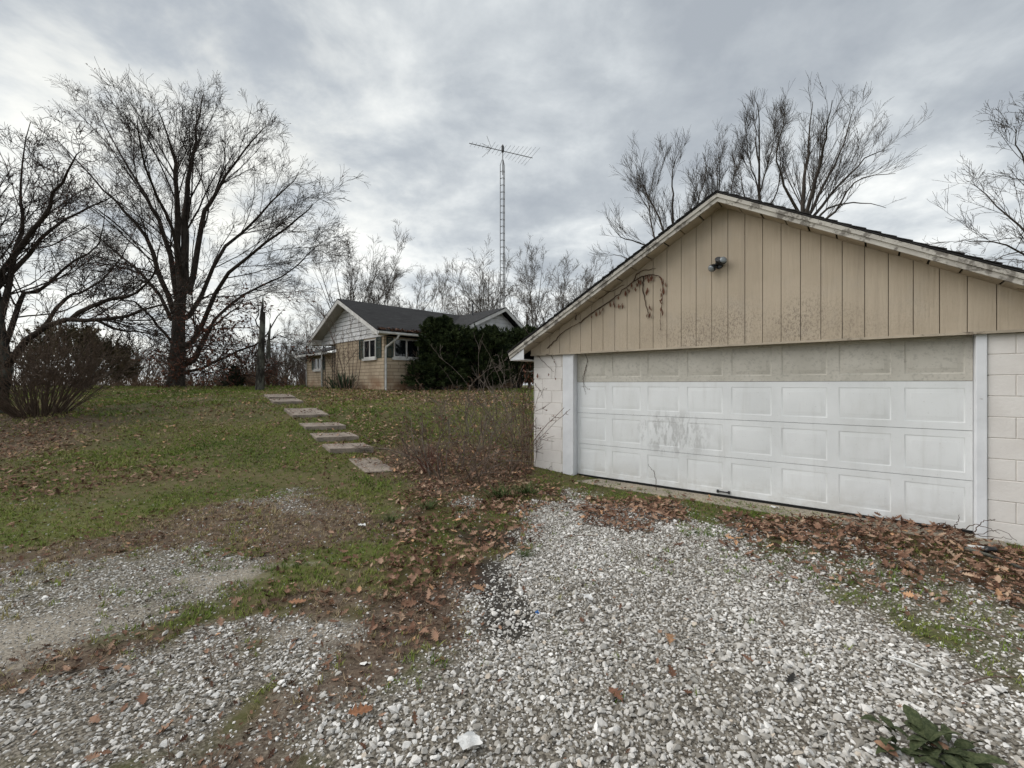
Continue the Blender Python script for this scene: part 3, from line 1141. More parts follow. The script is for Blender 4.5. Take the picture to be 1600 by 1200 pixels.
# repeated pieces take their wear from their place on the garage, not from their own origin
for nm_ in ('door_steel', 'door_grime', 'block_paint'):
    for nd in MATS[nm_].node_tree.nodes:
        if nd.type == 'TEX_COORD':
            nd.object = garage

# twin flood light high on the gable
fl = empty('flood_light', (PL[0] + PU[0] * 2.335 - PV[0] * .062, PL[1] + PU[1] * 2.335 - PV[1] * .062, 3.235), math.atan2(PU[1], PU[0]))
tag(fl, 'small twin bulb flood light fixed high on the tan gable', 'flood light')
mb = MB()
a = np.linspace(0, 2 * PI, 15)[:-1]
mb.prism([(math.cos(x) * .055, math.sin(x) * .055) for x in a], 'y', -.03, .0)
mb.build('mounting_plate', 'black_plastic', fl, bevel=.004)
for sx, dz, dy in ((-1, -.055, -.10), (1, .03, -.11)):
    st, en = np.array([sx * .02, -.03, .0]), np.array([sx * .075, dy, dz + .0])
    d_ = (en - st)
    prof = [(0, .016), (.35, .020), (.45, .040), (.85, .052), (1.0, .053)]
    mb = MB().tube([st + d_ * f_ for f_, _ in prof], [r_ for _, r_ in prof], 12)
    lh = mb.build('lamp_holder', 'black_plastic', fl, smooth=False)
    dn = d_ / np.linalg.norm(d_)
    pr2 = [(0, .046), (.012, .049), (.022, .040), (.030, .022), (.033, .006)]
    MB().tube([en + dn * f_ for f_, _ in pr2], [r_ for _, r_ in pr2], 12).build('bulb', 'bulb_glass', lh, smooth=True)
mb = MB().tube([(0, -.03, 0.02), (.01, -.10, .06)], [.035, .042], 10)
mb.build('motion_sensor', 'black_plastic', fl)

# ------------------------------------------------------------------ house


def house_brick(N, co):
    sp = N.n('ShaderNodeSeparateXYZ')
    N.link(co, sp.inputs[0])
    cb = N.n('ShaderNodeCombineXYZ')
    N.link(N.math('ADD', sp.outputs[0], sp.outputs[1]), cb.inputs[0])
    N.link(sp.outputs[2], cb.inputs[1])
    b = N.n('ShaderNodeTexBrick', offset=.37, squash=.7, squash_frequency=3)
    N.link(cb.outputs[0], b.inputs['Vector'])
    b.inputs['Color1'].default_value = (.58, .475, .345, 1)
    b.inputs['Color2'].default_value = (.48, .385, .275, 1)
    b.inputs['Mortar'].default_value = (.17, .135, .10, 1)
    b.inputs['Scale'].default_value = 1.0
    b.inputs['Mortar Size'].default_value = .012
    b.inputs['Mortar Smooth'].default_value = .3
    b.inputs['Brick Width'].default_value = .70
    b.inputs['Row Height'].default_value = .155
    c = N.mix(N.math('MULTIPLY', N.sstep(N.noise(co, 1.3, 5), .4, .7), .5), b.outputs['Color'], (.29, .215, .15))
    st = N.math('MULTIPLY', N.math('SUBTRACT', 1.0, N.sstep(sp.outputs[2], .1, .75)), N.sstep(N.noise(co, 1.6, 4), .3, .65))
    return N.mix(N.math('MULTIPLY', st, .7), c, (.26, .12, .055))


material('house_brick', house_brick, 0.9, nbump(18, .01))
material('house_siding', vary((.80, .80, .81), (.70, .69, .68), 2.5), 0.7, nbump(12, .004))
material('house_trim', vary((.70, .69, .66), (.56, .545, .52), 3), 0.7)
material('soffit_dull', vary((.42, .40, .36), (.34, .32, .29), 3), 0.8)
material('roof_shingle', lambda N, co: N.mix(N.sstep(N.noise(N.mapping(co, scale=(1, 6, 6)), 2.2, 5), .4, .7), N.mix(N.sstep(N.noise(co, .7, 4), .35, .65), (.014, .014, .015), (.022, .022, .023)), (.034, .034, .035)), 0.9, nbump(30, .01))
material('shutter_green', vary((.035, .055, .048), (.055, .075, .066), 5), 0.6)
material('glass', (.010, .012, .015), 0.06, spec=.9)
material('iron', (.012, .012, .012), 0.5)
material('gutter_white', vary((.66, .66, .64), (.50, .49, .46), 4), 0.5)
material('door_dark', (.03, .028, .025), 0.5)

HZ = 1.36
HRZ = math.atan2(HP[1], HP[0])
house = empty('house', (CO[0], CO[1], HZ), HRZ)
tag(house, 'single storey tan stone house with white gable and dark roof on the rise', 'house')
WT = 2.34
mb = MB()
mb.box(.0, 8.3, 0, .15, -.5, WT)              # front, towards the garage
mb.box(.0, .15, .15, 4.98, -.5, WT)           # gable wall
mb.box(.15, 1.5, 4.83, 4.98, -.5, WT)         # porch side
mb.box(1.5, 1.65, 4.98, 6.7, -.5, WT)
mb.box(.8, .95, 6.7, 11.2, -.5, 2.02)         # wing
mb.box(.95, 5.0, 11.05, 11.2, -.5, 2.02)
mb.box(8.15, 8.3, .15, 6.7, -.5, WT)
mb.box(1.65, 8.15, 6.55, 6.7, -.5, WT)
mb.box(.95, 1.65, 6.7, 6.72, -.5, 2.3)
mb.build('wall', 'house_brick', house)
RY, RZH, HE = 3.35, 4.30, 2.47      # main ridge, its height, height of roof edge
YE = 3.94
HS = (RZH - HE) / YE
# main roof: two thick slopes
for sd in (-1, 1):
    ye = RY + sd * YE
    rf = MB().prism([(RY, RZH), (ye, HE), (ye, HE + .035), (RY, RZH + .035)], 'x', -.62, 9.0 if sd > 0 else 8.0)
    rf.build('roof', 'roof_shingle', house)
    # barge board on the near gable
    MB().prism([(RY, RZH - .005), (ye, HE - .005), (ye, HE - .20), (RY, RZH - .20)], 'x', -.615, -.575).build('barge_board', 'house_trim', house)
    # underside of the overhang
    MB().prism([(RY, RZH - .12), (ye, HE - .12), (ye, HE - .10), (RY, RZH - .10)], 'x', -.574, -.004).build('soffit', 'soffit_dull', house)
# box return under the left end of the gable overhang
MB().prism([(6.72, WT - .0), (RY + YE - .01, WT - .0), (RY + YE - .01, HE - .125), (6.72, RZH - HS * 3.37 - .125)], 'x', -.57, .1).build('eave_return', 'house_trim', house)
MB().prism([(-.015, WT - .0), (RY - YE + .01, WT - .0), (RY - YE + .01, HE - .125), (-.015, RZH - HS * 3.365 - .125)], 'x', -.57, -.02).build('eave_return', 'house_trim', house)
# gable boards
zb = WT - .02
bh = .205
while zb < RZH - .2:
    zt = min(zb + bh, RZH - .14)

    def half_at(z):
        return max((RZH - .125 - z) / HS, .02)
    w0, w1 = min(half_at(zb), 3.37), min(half_at(zt), 3.37)
    MB().add([(-.055, RY - w0, zb + .004), (-.055, RY + w0, zb + .004), (-.022, RY + w1, zt - .012), (-.022, RY - w1, zt - .012), (.0, RY - w0, zb + .004), (.0, RY + w0, zb + .004), (.0, RY + w1, zt - .012), (.0, RY - w1, zt - .012)], [(0, 1, 2, 3), (7, 6, 5, 4), (0, 4, 5, 1), (1, 5, 6, 2), (2, 6, 7, 3), (3, 7, 4, 0)]).build('siding_board', 'house_siding', house)
    zb += bh
MB().prism([(RY - 3.37, WT), (RY + 3.37, WT), (RY, RZH - .13)], 'x', .001, .03).build('gable_sheathing', 'interior_dark', house)
MB().box(-.04, -.029, 4.98, 6.72, WT - .04, WT - .022).build('porch_beam', 'house_trim', house)
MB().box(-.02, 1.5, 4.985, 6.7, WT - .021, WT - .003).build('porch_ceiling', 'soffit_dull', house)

# cross gable near the far end
CX, CRZ = 6.8, 4.30
mb = MB().prism([(CX, CRZ), (2.9, CRZ - 3.9 * HS), (2.9, CRZ - 3.9 * HS + .035), (CX, CRZ + .035)], 'y', -.6, RY)
mb.build('roof', 'roof_shingle', house)
SR = .68
MB().prism([(CX, CRZ), (9.5, CRZ - 2.7 * SR), (9.5, CRZ - 2.7 * SR + .035), (CX, CRZ + .035)], 'y', -.6, 7.2).build('roof', 'roof_shingle', house)
MB().prism([(CX, CRZ - .005), (2.95, CRZ - 3.85 * HS - .005), (2.95, CRZ - 3.85 * HS - .17), (CX, CRZ - .17)], 'y', -.595, -.56).build('barge_board', 'house_trim', house)
MB().prism([(CX, CRZ - .005), (9.45, CRZ - 2.65 * SR - .005), (9.45, CRZ - 2.65 * SR - .19), (CX, CRZ - .19)], 'y', -.595, -.56).build('barge_board', 'house_trim', house)
zb = WT - .02
while zb < CRZ - .3:
    zt = zb + bh
    l0, l1 = (CRZ - .1 - zb) / HS, max((CRZ - .1 - zt) / HS, .02)
    r0, r1 = (CRZ - .1 - zb) / SR, max((CRZ - .1 - zt) / SR, .02)
    MB().prism([(CX - min(l0, 3.6), zb + .006), (CX + r0, zb + .006), (CX + r1, zt - .004), (CX - min(l1, 3.6), zt - .004)], 'y', -.05, -.02).build('siding_board', 'house_siding', house)
    zb += bh
MB().prism([(CX - 3.6, WT), (CX + 2.6, WT), (CX, CRZ - .12)], 'y', -.018, -.002).build('gable_sheathing', 'interior_dark', house)
MB().tube([(6.3, 1.6, 3.6), (6.3, 1.6, 4.75)], .05, 8).build('vent_pipe', 'metal_dark', house)

# wing roof
MB().prism([(.25, 2.02), (4.5, 3.25), (4.5, 3.29), (.25, 2.06)], 'y', 6.76, 11.75).build('wing_roof', 'roof_shingle', house)
MB().box(.235, .27, 6.76, 11.75, 1.89, 2.018).build('wing_gutter', 'gutter_white', house)
MB().box(.272, .8, 6.76, 11.7, 1.955, 1.975).build('soffit', 'house_trim', house)


def window(parent, plane, a0, a1, z0, z1, mull=1, sill=True, curtain=False):
    """window in a wall: plane 'x' lies in the gable wall (runs along y), plane 'y' in the front wall (runs along x)"""
    def bx(m, u0, u1, d0, d1, zz0, zz1):
        return m.box(d0, d1, u0, u1, zz0, zz1) if plane[0] == 'x' else m.box(u0, u1, d0, d1, zz0, zz1)
    off = float(plane[1:]) if len(plane) > 1 else 0.0
    w = link('window', None, None, parent)
    mb = MB()
    fw = .055
    bx(mb, a0, a1, off - .045, off - .003, z1 - fw, z1)
    bx(mb, a0, a1, off - .045, off - .003, z0, z0 + fw)
    bx(mb, a0, a0 + fw, off - .045, off - .003, z0 + fw, z1 - fw)
    bx(mb, a1 - fw, a1, off - .045, off - .003, z0 + fw, z1 - fw)
    wd = (a1 - a0 - 2 * fw) / (mull + 1)
    for i in range(mull):
        c = a0 + fw + wd * (i + 1)
        bx(mb, c - .035, c + .035, off - .044, off - .004, z0 + fw, z1 - fw)
    fr = mb.build('frame', 'house_trim', w)
    for i in range(mull + 1):
        c0, c1 = a0 + fw + wd * i + (.036 if i else 0), a0 + fw + wd * (i + 1) - (.036 if i < mull else 0)
        m2 = MB()
        bx(m2, c0, c1, off - .016, off - .004, z0 + fw + .001, z1 - fw - .001)
        m2.build('pane', 'glass', w)
    if sill:
        m2 = MB()
        bx(m2, a0 - .09, a1 + .09, off - .09, off - .002, z0 - .11, z0 - .002)
        m2.build('sill', 'house_trim', w)
    return w


def shutter(parent, plane, a0, a1, z0, z1):
    off = float(plane[1:]) if len(plane) > 1 else 0.0
    mb = MB()

    def bx(u0, u1, d0, d1, zz0, zz1):
        return mb.box(d0, d1, u0, u1, zz0, zz1) if plane[0] == 'x' else mb.box(u0, u1, d0, d1, zz0, zz1)
    bx(a0, a0 + .05, off - .04, off - .003, z0, z1)
    bx(a1 - .05, a1, off - .04, off - .003, z0, z1)
    for zz in (z0, (z0 + z1) / 2 - .03, z1 - .06):
        bx(a0 + .05, a1 - .05, off - .04, off - .003, zz, zz + .06)
    z = z0 + .08
    while z < z1 - .08:
        bx(a0 + .05, a1 - .05, off - .030, off - .006, z, z + .03)
        z += .05
    return mb.build('shutter', 'shutter_green', parent)


window(house, 'x', .68, 1.82, 1.42, 2.26, mull=1)
shutter(house, 'x', 1.87, 2.32, 1.40, 2.30)
shutter(house, 'x', .20, .63, 1.40, 2.30)
window(house, 'y', .46, 1.74, 1.42, 2.26, mull=1)
shutter(house, 'y', .12, .42, 1.40, 2.30)
shutter(house, 'y', 1.80, 2.2, 1.40, 2.30)
window(house, 'x0.8', 8.85, 9.95, 1.10, 1.80, mull=1)
shutter(house, 'x0.8', 8.45, 8.80, 1.08, 1.84)
shutter(house, 'x0.8', 10.0, 10.35, 1.08, 1.84)
dr = MB().box(1.44, 1.495, 5.3, 6.25, 0, 2.05).build('front_door', 'door_dark', house)
MB().tube([(1.43, 5.42, 1.0), (1.40, 5.42, 1.0)], .03, 8).build('door_knob', 'metal_grey', dr)
# iron porch trellis posts
for yy in (5.25, 6.45):
    mb = MB()
    for d in (0, .28):
        mb.box(.02, .045, yy + d - .012, yy + d + .012, -.1, WT - .022)
    for i in range(9):
        z = .1 + i * .25
        mb.tube([(.032, yy, z), (.032, yy + .14, z + .12), (.032, yy + .28, z)], .008, 5)
    mb.build('porch_trellis', 'iron', house)
MB().box(-.3, 1.5, 4.985, 6.9, -.4, -.02).build('porch_slab', 'concrete', house)
# gutters with leaves, downspouts
MB().prism([(-.59, HE - .02), (-.70, HE - .02), (-.695, HE - .10), (-.66, HE - .125), (-.60, HE - .125)], 'x', -.60, 3.4).build('gutter', 'gutter_white', house)
V, T = [], []
for i in range(420):
    x, y, z = random.uniform(-.55, 3.3), random.uniform(-.70, -.35), 0
    z = HE + .02 + max(0, (y + .59)) * HS + random.uniform(.02, .07)
    s_ = random.uniform(.04, .08)
    a = random.uniform(0, 6.28)
    kk = len(V)
    V += [(x + math.cos(a) * s_, y + math.sin(a) * s_, z + random.uniform(-.03, .05)), (x + math.cos(a + 2) * s_, y + math.sin(a + 2) * s_, z), (x + math.cos(a + 4) * s_, y + math.sin(a + 4) * s_, z + random.uniform(-.03, .05))]
    T.append((kk, kk + 1, kk + 2))
material('leaf_brown', vary((.20, .10, .06), (.09, .045, .028), 9), .9)
gl = link('gutter_leaves', mesh_np('gutter_leaves', V, tris=T), 'leaf_brown', house)
gl['kind'] = 'stuff'
MB().tube([(.35, -.66, HE - .12), (.30, -.62, HE - .26), (.06, -.10, HE - .62), (.05, -.07, HE - .75), (.05, -.07, .05), (.02, -.16, -.02)], [.045, .045, .045, .045, .045, .045], 8).build('downspout', 'gutter_white', house)
MB().tube([(-.30, 7.2, HE - .12), (-.26, 7.1, HE - .25), (-.02, 6.8, HE - .5), (-.02, 6.78, HE - .65), (-.02, 6.78, .0)], .04, 8).build('downspout', 'gutter_white', house)
MB().tube([(.26, 11.6, 1.9), (.35, 11.4, 1.75), (.74, 11.15, 1.6), (.74, 11.15, 0)], .035, 8).build('downspout', 'gutter_white', house)

# ------------------------------------------------------------------ concrete slab steps up the lawn
STD = np.array([0.965, 0.262])
STB = np.array([-0.60, 0.80])
STEPS = [   # left-front pixel x, y, width, depth, thickness, label
    (572, 737, .50, 1.0, .10, 'broken concrete landing slab at the foot of the lawn steps'),
    (516, 701, .80, .60, .16, 'lowest raised concrete step, its end hidden by a grass tuft'),
    (495, 683, .84, .62, .16, 'concrete step second up from the grass tuft'),
    (478, 666, .86, .70, .16, 'concrete step midway up the lawn below the long slab'),
    (458, 648, .86, 1.25, .13, 'long concrete slab forming the broad upper step'),
    (428, 627, .84, 1.0, .14, 'concrete slab near the top of the lawn steps'),
    (420, 620, .84, 1.1, .10, 'flat topmost concrete slab beside the house lawn'),
]
step_leaf = []
for px_, py_, w_, dep_, th_, lab in STEPS:
    # find the point where the slab top (a little above the lawn) shows at this pixel
    dx, dz = (px_ - 800) / F, (600 - py_) / F
    lo_, hi_ = 3.0, 60.0
    lift = .03 if py_ > 720 else .10
    for _ in range(50):
        t = .5 * (lo_ + hi_)
        if CAMZ + dz * t > float(hgt(dx * t, t)) + lift:
            lo_ = t
        else:
            hi_ = t
    p0 = np.array([dx * t, t])
    zt = CAMZ + dz * t
    sl_ = (float(hgt(p0[0] + STB[0] * dep_, p0[1] + STB[1] * dep_)) - float(hgt(p0[0], p0[1]))) / dep_
    rise = max(0.0, sl_) * dep_ * (.85 if dep_ > .9 else .3)
    fr, bk = STD * w_, STB * dep_
    rg = random.Random(int(px_))
    nseg = 5
    fpts = [fr * q / nseg + STB * (rg.uniform(-.02, .02) if 0 < q < nseg else 0) for q in range(nseg + 1)]
    V_, F_ = [], []
    for zz in (0, -th_ - .12):
        for q in fpts:
            V_.append((q[0], q[1], zz + (rg.uniform(-.006, .006) if zz == 0 else 0)))
        for q in fpts:
            V_.append((q[0] + bk[0], q[1] + bk[1], zz + rise))
    m1 = nseg + 1
    for q in range(nseg):
        F_ += [(q, q + 1, m1 + q + 1, m1 + q), (2 * m1 + q, 3 * m1 + q, 3 * m1 + q + 1, 2 * m1 + q + 1), (q, 2 * m1 + q, 2 * m1 + q + 1, q + 1), (m1 + q, m1 + q + 1, 3 * m1 + q + 1, 3 * m1 + q)]
    F_ += [(0, m1, 3 * m1, 2 * m1), (nseg, 2 * m1 + nseg, 3 * m1 + nseg, m1 + nseg)]
    for _ in range(int(26 * (1 + dep_))):
        fu, fv = rg.random(), rg.random() ** .7
        q = p0 + fr * fu + bk * fv
        step_leaf.append((q[0], q[1], zt + rise * fv + rg.uniform(.006, .03)))
    o = MB().add(V_, F_).build('concrete_step', 'step_concrete', None, bevel=.010, loc=(p0[0], p0[1], zt))
    tag(o, lab, 'concrete step', 'concrete slab steps up the lawn')

step_leaf = np.array(step_leaf)
n = len(step_leaf)
sl2 = scatter('step_litter', step_leaf, np.stack([RNG.normal(0, .3, n), RNG.normal(0, .3, n), RNG.uniform(0, 6.28, n)], 1), RNG.uniform(.025, .085, (n, 1)) * np.ones((1, 3)), np.clip(RNG.normal(.5, .22, n), 0, .97), leafs, RNG.integers(0, 7, n))
tag(sl2, 'leaf scraps blown over the concrete steps', 'leaf litter', kind='stuff')

# ------------------------------------------------------------------ antenna tower and television antenna
TY, TX = 27.0, (785.5 - 800) / F * 27.0
TZ = float(hgt(TX, TY))
tower = empty('antenna_tower', (TX, TY, TZ), .5)
tag(tower, 'slender grey lattice tower standing behind the house', 'antenna tower')
topz = CAMZ + (600 - 258) / F * TY - TZ
tri = [(math.cos(a) * .155, math.sin(a) * .155) for a in (.3, .3 + 2 * PI / 3, .3 + 4 * PI / 3)]
for c in tri:
    MB().tube([(c[0], c[1], -.1), (c[0], c[1], topz), (c[0] * .3, c[1] * .3, topz + .35)], [.024, .022, .015], 6).build('leg', 'metal_grey', tower)
nr = int(topz / .42)
for i in range(nr + 1):
    z = .25 + i * .42
    if z > topz:
        break
    mb = MB()
    for q in range(3):
        c0, c1 = tri[q], tri[(q + 1) % 3]
        mb.tube([(c0[0], c0[1], z), (c1[0], c1[1], z)], .012, 5)
    mb.build('rung', 'metal_grey', tower)
MB().tube([(0, 0, topz - .6), (0, 0, CAMZ + (600 - 226) / F * TY - TZ)], .025, 6).build('mast', 'metal_grey', tower)
MB().tube([(0, 0, topz + .75), (0, 0, topz + .85), (0, 0, topz + 1.15), (0, 0, topz + 1.25)], [.04, .09, .08, .03], 8).build('rotor', 'metal_dark', tower)
e0, e1 = np.array([-2.54, 26.2]), np.array([1.29, 27.75])
bz = CAMZ + (600 - 236) / F * TY
bl_ = np.linalg.norm(e1 - e0)
ant = empty('television_antenna', (e0[0], e0[1], bz), math.atan2(e1[1] - e0[1], e1[0] - e0[0]))
tag(ant, 'long rooftop television antenna with many rods on top of the tower', 'antenna')
MB().tube([(0, 0, .04), (bl_, 0, -.04)], .022, 6).build('boom', 'metal_grey', ant)
for i, x in enumerate(np.linspace(.15, bl_ - .05, 17)):
    hl = .25 + .95 * (x / bl_) ** 1.2 if x > 1.3 else .28
    if 1.25 < x < 1.6:
        hl = .75
    MB().tube([(x, -hl, .02), (x, hl, .02)], .009, 4).build('rod', 'metal_grey', ant)
MB().tube([(.95, -.45, .45), (1.4, 0, 0.02), (.95, .45, -.40)], .012, 4).build('corner_reflector', 'metal_grey', ant)
MB().tube([(.95, .45, .45), (1.4, 0, 0.02), (.95, -.45, -.40)], .012, 4).build('corner_reflector', 'metal_grey', ant)

# ------------------------------------------------------------------ trees
material('bark', lambda N, co: N.mix(N.sstep(N.noise(N.mapping(co, scale=(6, 6, 1.2)), 1.0, 6, .65), .38, .66), (.030, .025, .021), (.085, .073, .062)), 0.95, lambda N, co: (N.noise(N.mapping(co, scale=(7, 7, 1.3)), 1.4, 6, .7), .05), spec=.1)
material('bark_grey', lambda N, co: N.mix(N.sstep(N.noise(N.mapping(co, scale=(5, 5, 2)), 1.0, 6, .65), .40, .66), (.035, .031, .028), (.15, .15, .125)), 0.95, nbump(12, .02), spec=.1)
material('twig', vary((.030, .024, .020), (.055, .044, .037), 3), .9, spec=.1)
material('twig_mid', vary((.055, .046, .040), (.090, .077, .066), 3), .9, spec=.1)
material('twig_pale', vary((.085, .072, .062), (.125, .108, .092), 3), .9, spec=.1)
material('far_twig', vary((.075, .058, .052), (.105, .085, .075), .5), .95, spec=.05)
material('oak_dead_leaf', vary((.16, .068, .045), (.085, .040, .028), 5), .85, spec=.1)


def norm(a):
    return a / (np.linalg.norm(a, axis=-1, keepdims=True) + 1e-9)


def sprout(P, D, L, R, n, wob, trop, taper, rng, rmin, curve=None):
    """vectorised growth of B branches -> pts (B,n+1,3), rad (B,n+1)"""
    B = len(P)
    pts = np.empty((B, n + 1, 3))
    pts[:, 0] = P
    D = norm(D.copy())
    st = (L / n)[:, None]
    cur = rng.normal(0, 1, (B, 3)) * wob * .5
    for i in range(n):
        D = norm(D + rng.normal(0, 1, (B, 3)) * wob + cur + np.array([0, 0, 1.0]) * trop)
        pts[:, i + 1] = pts[:, i] + D * st
    rad = R[:, None] * np.linspace(1, taper, n + 1)[None, :]
    return pts, np.maximum(rad, rmin)


def kids(pts, rad, L, kk, f0, f1, ang, ratio, rr, rng, rmin, lenpow=.55, out=0.0, ctr=None):
    B, n1, _ = pts.shape
    f = np.sort(rng.uniform(f0, f1, (B, kk)), axis=1) * (n1 - 1)
    i = np.minimum(f.astype(int), n1 - 2)
    w = (f - i)[..., None]
    bi = np.arange(B)[:, None]
    P = pts[bi, i] * (1 - w) + pts[bi, i + 1] * w
    T = norm(pts[bi, i + 1] - pts[bi, i])
    Rr = rad[bi, i] * (1 - w[..., 0]) + rad[bi, i + 1] * w[..., 0]
    rv = norm(np.cross(T, rng.normal(0, 1, T.shape)))
    an = rng.normal(ang, ang * .25, f.shape)[..., None]
    D = norm(T * np.cos(an) + rv * np.sin(an))
    if out:
        D = norm(D + out * norm(P - ctr))
    fr = f / (n1 - 1)
    LL = L[:, None] * ratio * (1 - lenpow * fr) * rng.uniform(.65, 1.25, f.shape)
    RR = np.maximum(Rr * rr * rng.uniform(.7, 1.05, f.shape), rmin)
    # long parents carry more side shoots than short ones
    ref = np.quantile(L, .85)
    keep = (rng.random(f.shape) < np.clip(L / ref, .08, 1.0)[:, None]).ravel()
    return P.reshape(-1, 3)[keep], D.reshape(-1, 3)[keep], LL.ravel()[keep], RR.ravel()[keep]


def smooth_line(pts, n):
    pts = np.asarray(pts, float)
    m = len(pts)
    s = np.linspace(0, m - 1, n)
    out = []
    for q in s:
        i = min(int(q), m - 2)
        t = q - i
        p0, p1, p2, p3 = pts[max(i - 1, 0)], pts[i], pts[i + 1], pts[min(i + 2, m - 1)]
        out.append(.5 * ((2 * p1) + (-p0 + p2) * t + (2 * p0 - 5 * p1 + 4 * p2 - p3) * t * t + (-p0 + 3 * p1 - 3 * p2 + p3) * t ** 3))
    return np.array(out)


def tree_object(name, label, cat, group, base, trunk_parts, branch_sets, bark='bark', twig='twig', leaves=None, parts=True, scale=1.0):
    """trunk_parts: list of (pts, rad); branch_sets: list of (pts(B,n,3), rad(B,n), sides)"""
    root = empty(name, base)
    tag(root, label, cat, group)
    b = np.asarray(base, float)
    V, Qd = tubes([(p - b, r) for p, r in trunk_parts], 12)
    link('trunk', mesh_np('trunk', V, Qd, smooth=True), bark, root)
    VV, QQ, off = [], [], 0
    for p, r, sd in branch_sets:
        V, Qd = tubes_arr(p - b, r, sd)
        VV.append(V)
        QQ.append(Qd + off)
        off += len(V)
    link('crown', mesh_np('crown', np.concatenate(VV), np.concatenate(QQ), smooth=True), twig, root)
    if leaves is not None:
        V, T = leaves
        link('dead_leaves', mesh_np('dead_leaves', V - b, tris=T), 'oak_dead_leaf', root)
    return root


def ramify(sets, limbs, specs, rng, rmin, ctr=None):
    """limbs: list of (pts, rad, length) of one resolution -> adds them and their descendants to sets"""
    n = len(limbs[0][0])
    pts = np.stack([a for a, _, _ in limbs])
    rad = np.stack([b for _, b, _ in limbs])
    L = np.array([c for _, _, c in limbs])
    tips = None
    for sp in specs:
        P, D, LL, RR = kids(pts, rad, L, sp['k'], sp.get('f0', .2), sp.get('f1', 1.0), sp['ang'], sp['ratio'], sp.get('rr', .6), rng, rmin, sp.get('lenpow', .55), sp.get('out', 0.0) if ctr is not None else 0.0, ctr)
        LL = np.maximum(LL, sp.get('lmin', .25))
        pts, rad = sprout(P, D, LL, RR, sp.get('n', 5), sp.get('wob', .12), sp.get('trop', .03), sp.get('taper', .45), rng, rmin)
        L = LL
        sets.append((pts, rad, sp.get('sides', 3)))
        tips = pts
    return tips


def quad_leaves(P, size, rng):
    """little folded leaves at the given points"""
    n = len(P)
    a = norm(rng.normal(0, 1, (n, 3)))
    b = norm(np.cross(a, rng.normal(0, 1, (n, 3))))
    s = (size * rng.uniform(.6, 1.3, n))[:, None]
    V = np.stack([P, P + a * s + b * s * .35, P + a * s * 1.9, P + a * s - b * s * .35], 1).reshape(-1, 3)
    k = np.arange(n)[:, None] * 4
    T = np.concatenate([k + np.array([[0, 1, 2]]), k + np.array([[0, 2, 3]])])
    return V, T


def limb_px(px, Y, dy, r0, r1, n=12, jit=0.0, rng=None):
    """a limb traced as points (pixel x, pixel y) at distance Y, bending dy metres in depth towards its tip"""
    q = []
    m = len(px)
    for i, (x, y) in enumerate(px):
        yy = Y + dy * (i / (m - 1)) ** 1.3
        q.append(at(x, y, yy))
    p = smooth_line(q, n)
    if rng is not None:
        p[1:] += rng.normal(0, jit, (n - 1, 3))
    return p, np.linspace(1, 0, n) ** 1.15 * (r0 * .72 - r1 * .6) + r1 * .6, float(np.linalg.norm(np.diff(p, axis=0), axis=1).sum())


def shaped_tree(name, label, group, Y, trunk, limbs, specs, seed, rmin=.012, bark='bark', twig='twig', leaf_fn=None, jit=.03):
    rng = np.random.default_rng(seed)
    tp = limb_px(trunk[0], Y, 0, trunk[1], trunk[2], 14, 0.02, rng)
    base = tp[0][0].copy()
    gz = float(hgt(base[0], base[1]))
    pts = tp[0].copy()
    pts[0, 2] = gz - .1
    rad = tp[1].copy()
    rad[0] *= 1.35
    rad[1] *= 1.08
    base[2] = gz
    L = [limb_px(p, Y, dy, r0, r1, 12, jit, rng) for p, dy, r0, r1 in limbs]
    sets = [(np.stack([a for a, _, _ in L]), np.stack([b for _, b, _ in L]), 7)]
    tips = ramify(sets, L, specs, rng, rmin, pts[-1] - np.array([0, 0, .35 * (pts[-1, 2] - gz)]))
    lv = leaf_fn(sets, rng) if leaf_fn else None
    return tree_object(name, label, 'tree', group, base, [(pts, rad)], sets, bark, twig, lv)


S_OAK = [dict(k=15, f0=.14, ang=.60, ratio=.46, rr=.36, n=9, wob=.055, trop=.0, sides=5, lenpow=.60, out=.5),
         dict(k=9, f0=.12, ang=.60, ratio=.46, rr=.42, n=6, wob=.08, trop=.0, sides=3, lenpow=.5, out=.4),
         dict(k=7, f0=.14, ang=.64, ratio=.50, rr=.55, n=4, wob=.11, trop=.0, sides=3, lmin=.5, out=.25),
         dict(k=3, f0=.2, ang=.62, ratio=.62, rr=.8, n=2, wob=.14, trop=.0, sides=3, lmin=.4, out=.15)]


def oak_leaves(sets, rng):
    p = sets[4][0].reshape(-1, 3)
    hz = p[:, 2]
    c = p[(hz < 6.0) & (rng.random(len(p)) < .5)]
    c = c[rng.permutation(len(c))[:2800]]
    c2 = sets[4][0].reshape(-1, 3)
    c2 = c2[(c2[:, 2] > 5) & (rng.random(len(c2)) < .03)]
    c = np.concatenate([c, c2])
    return quad_leaves(c + rng.normal(0, .08, c.shape), np.where(c[:, 2] > 6.0, .05, .10), rng)


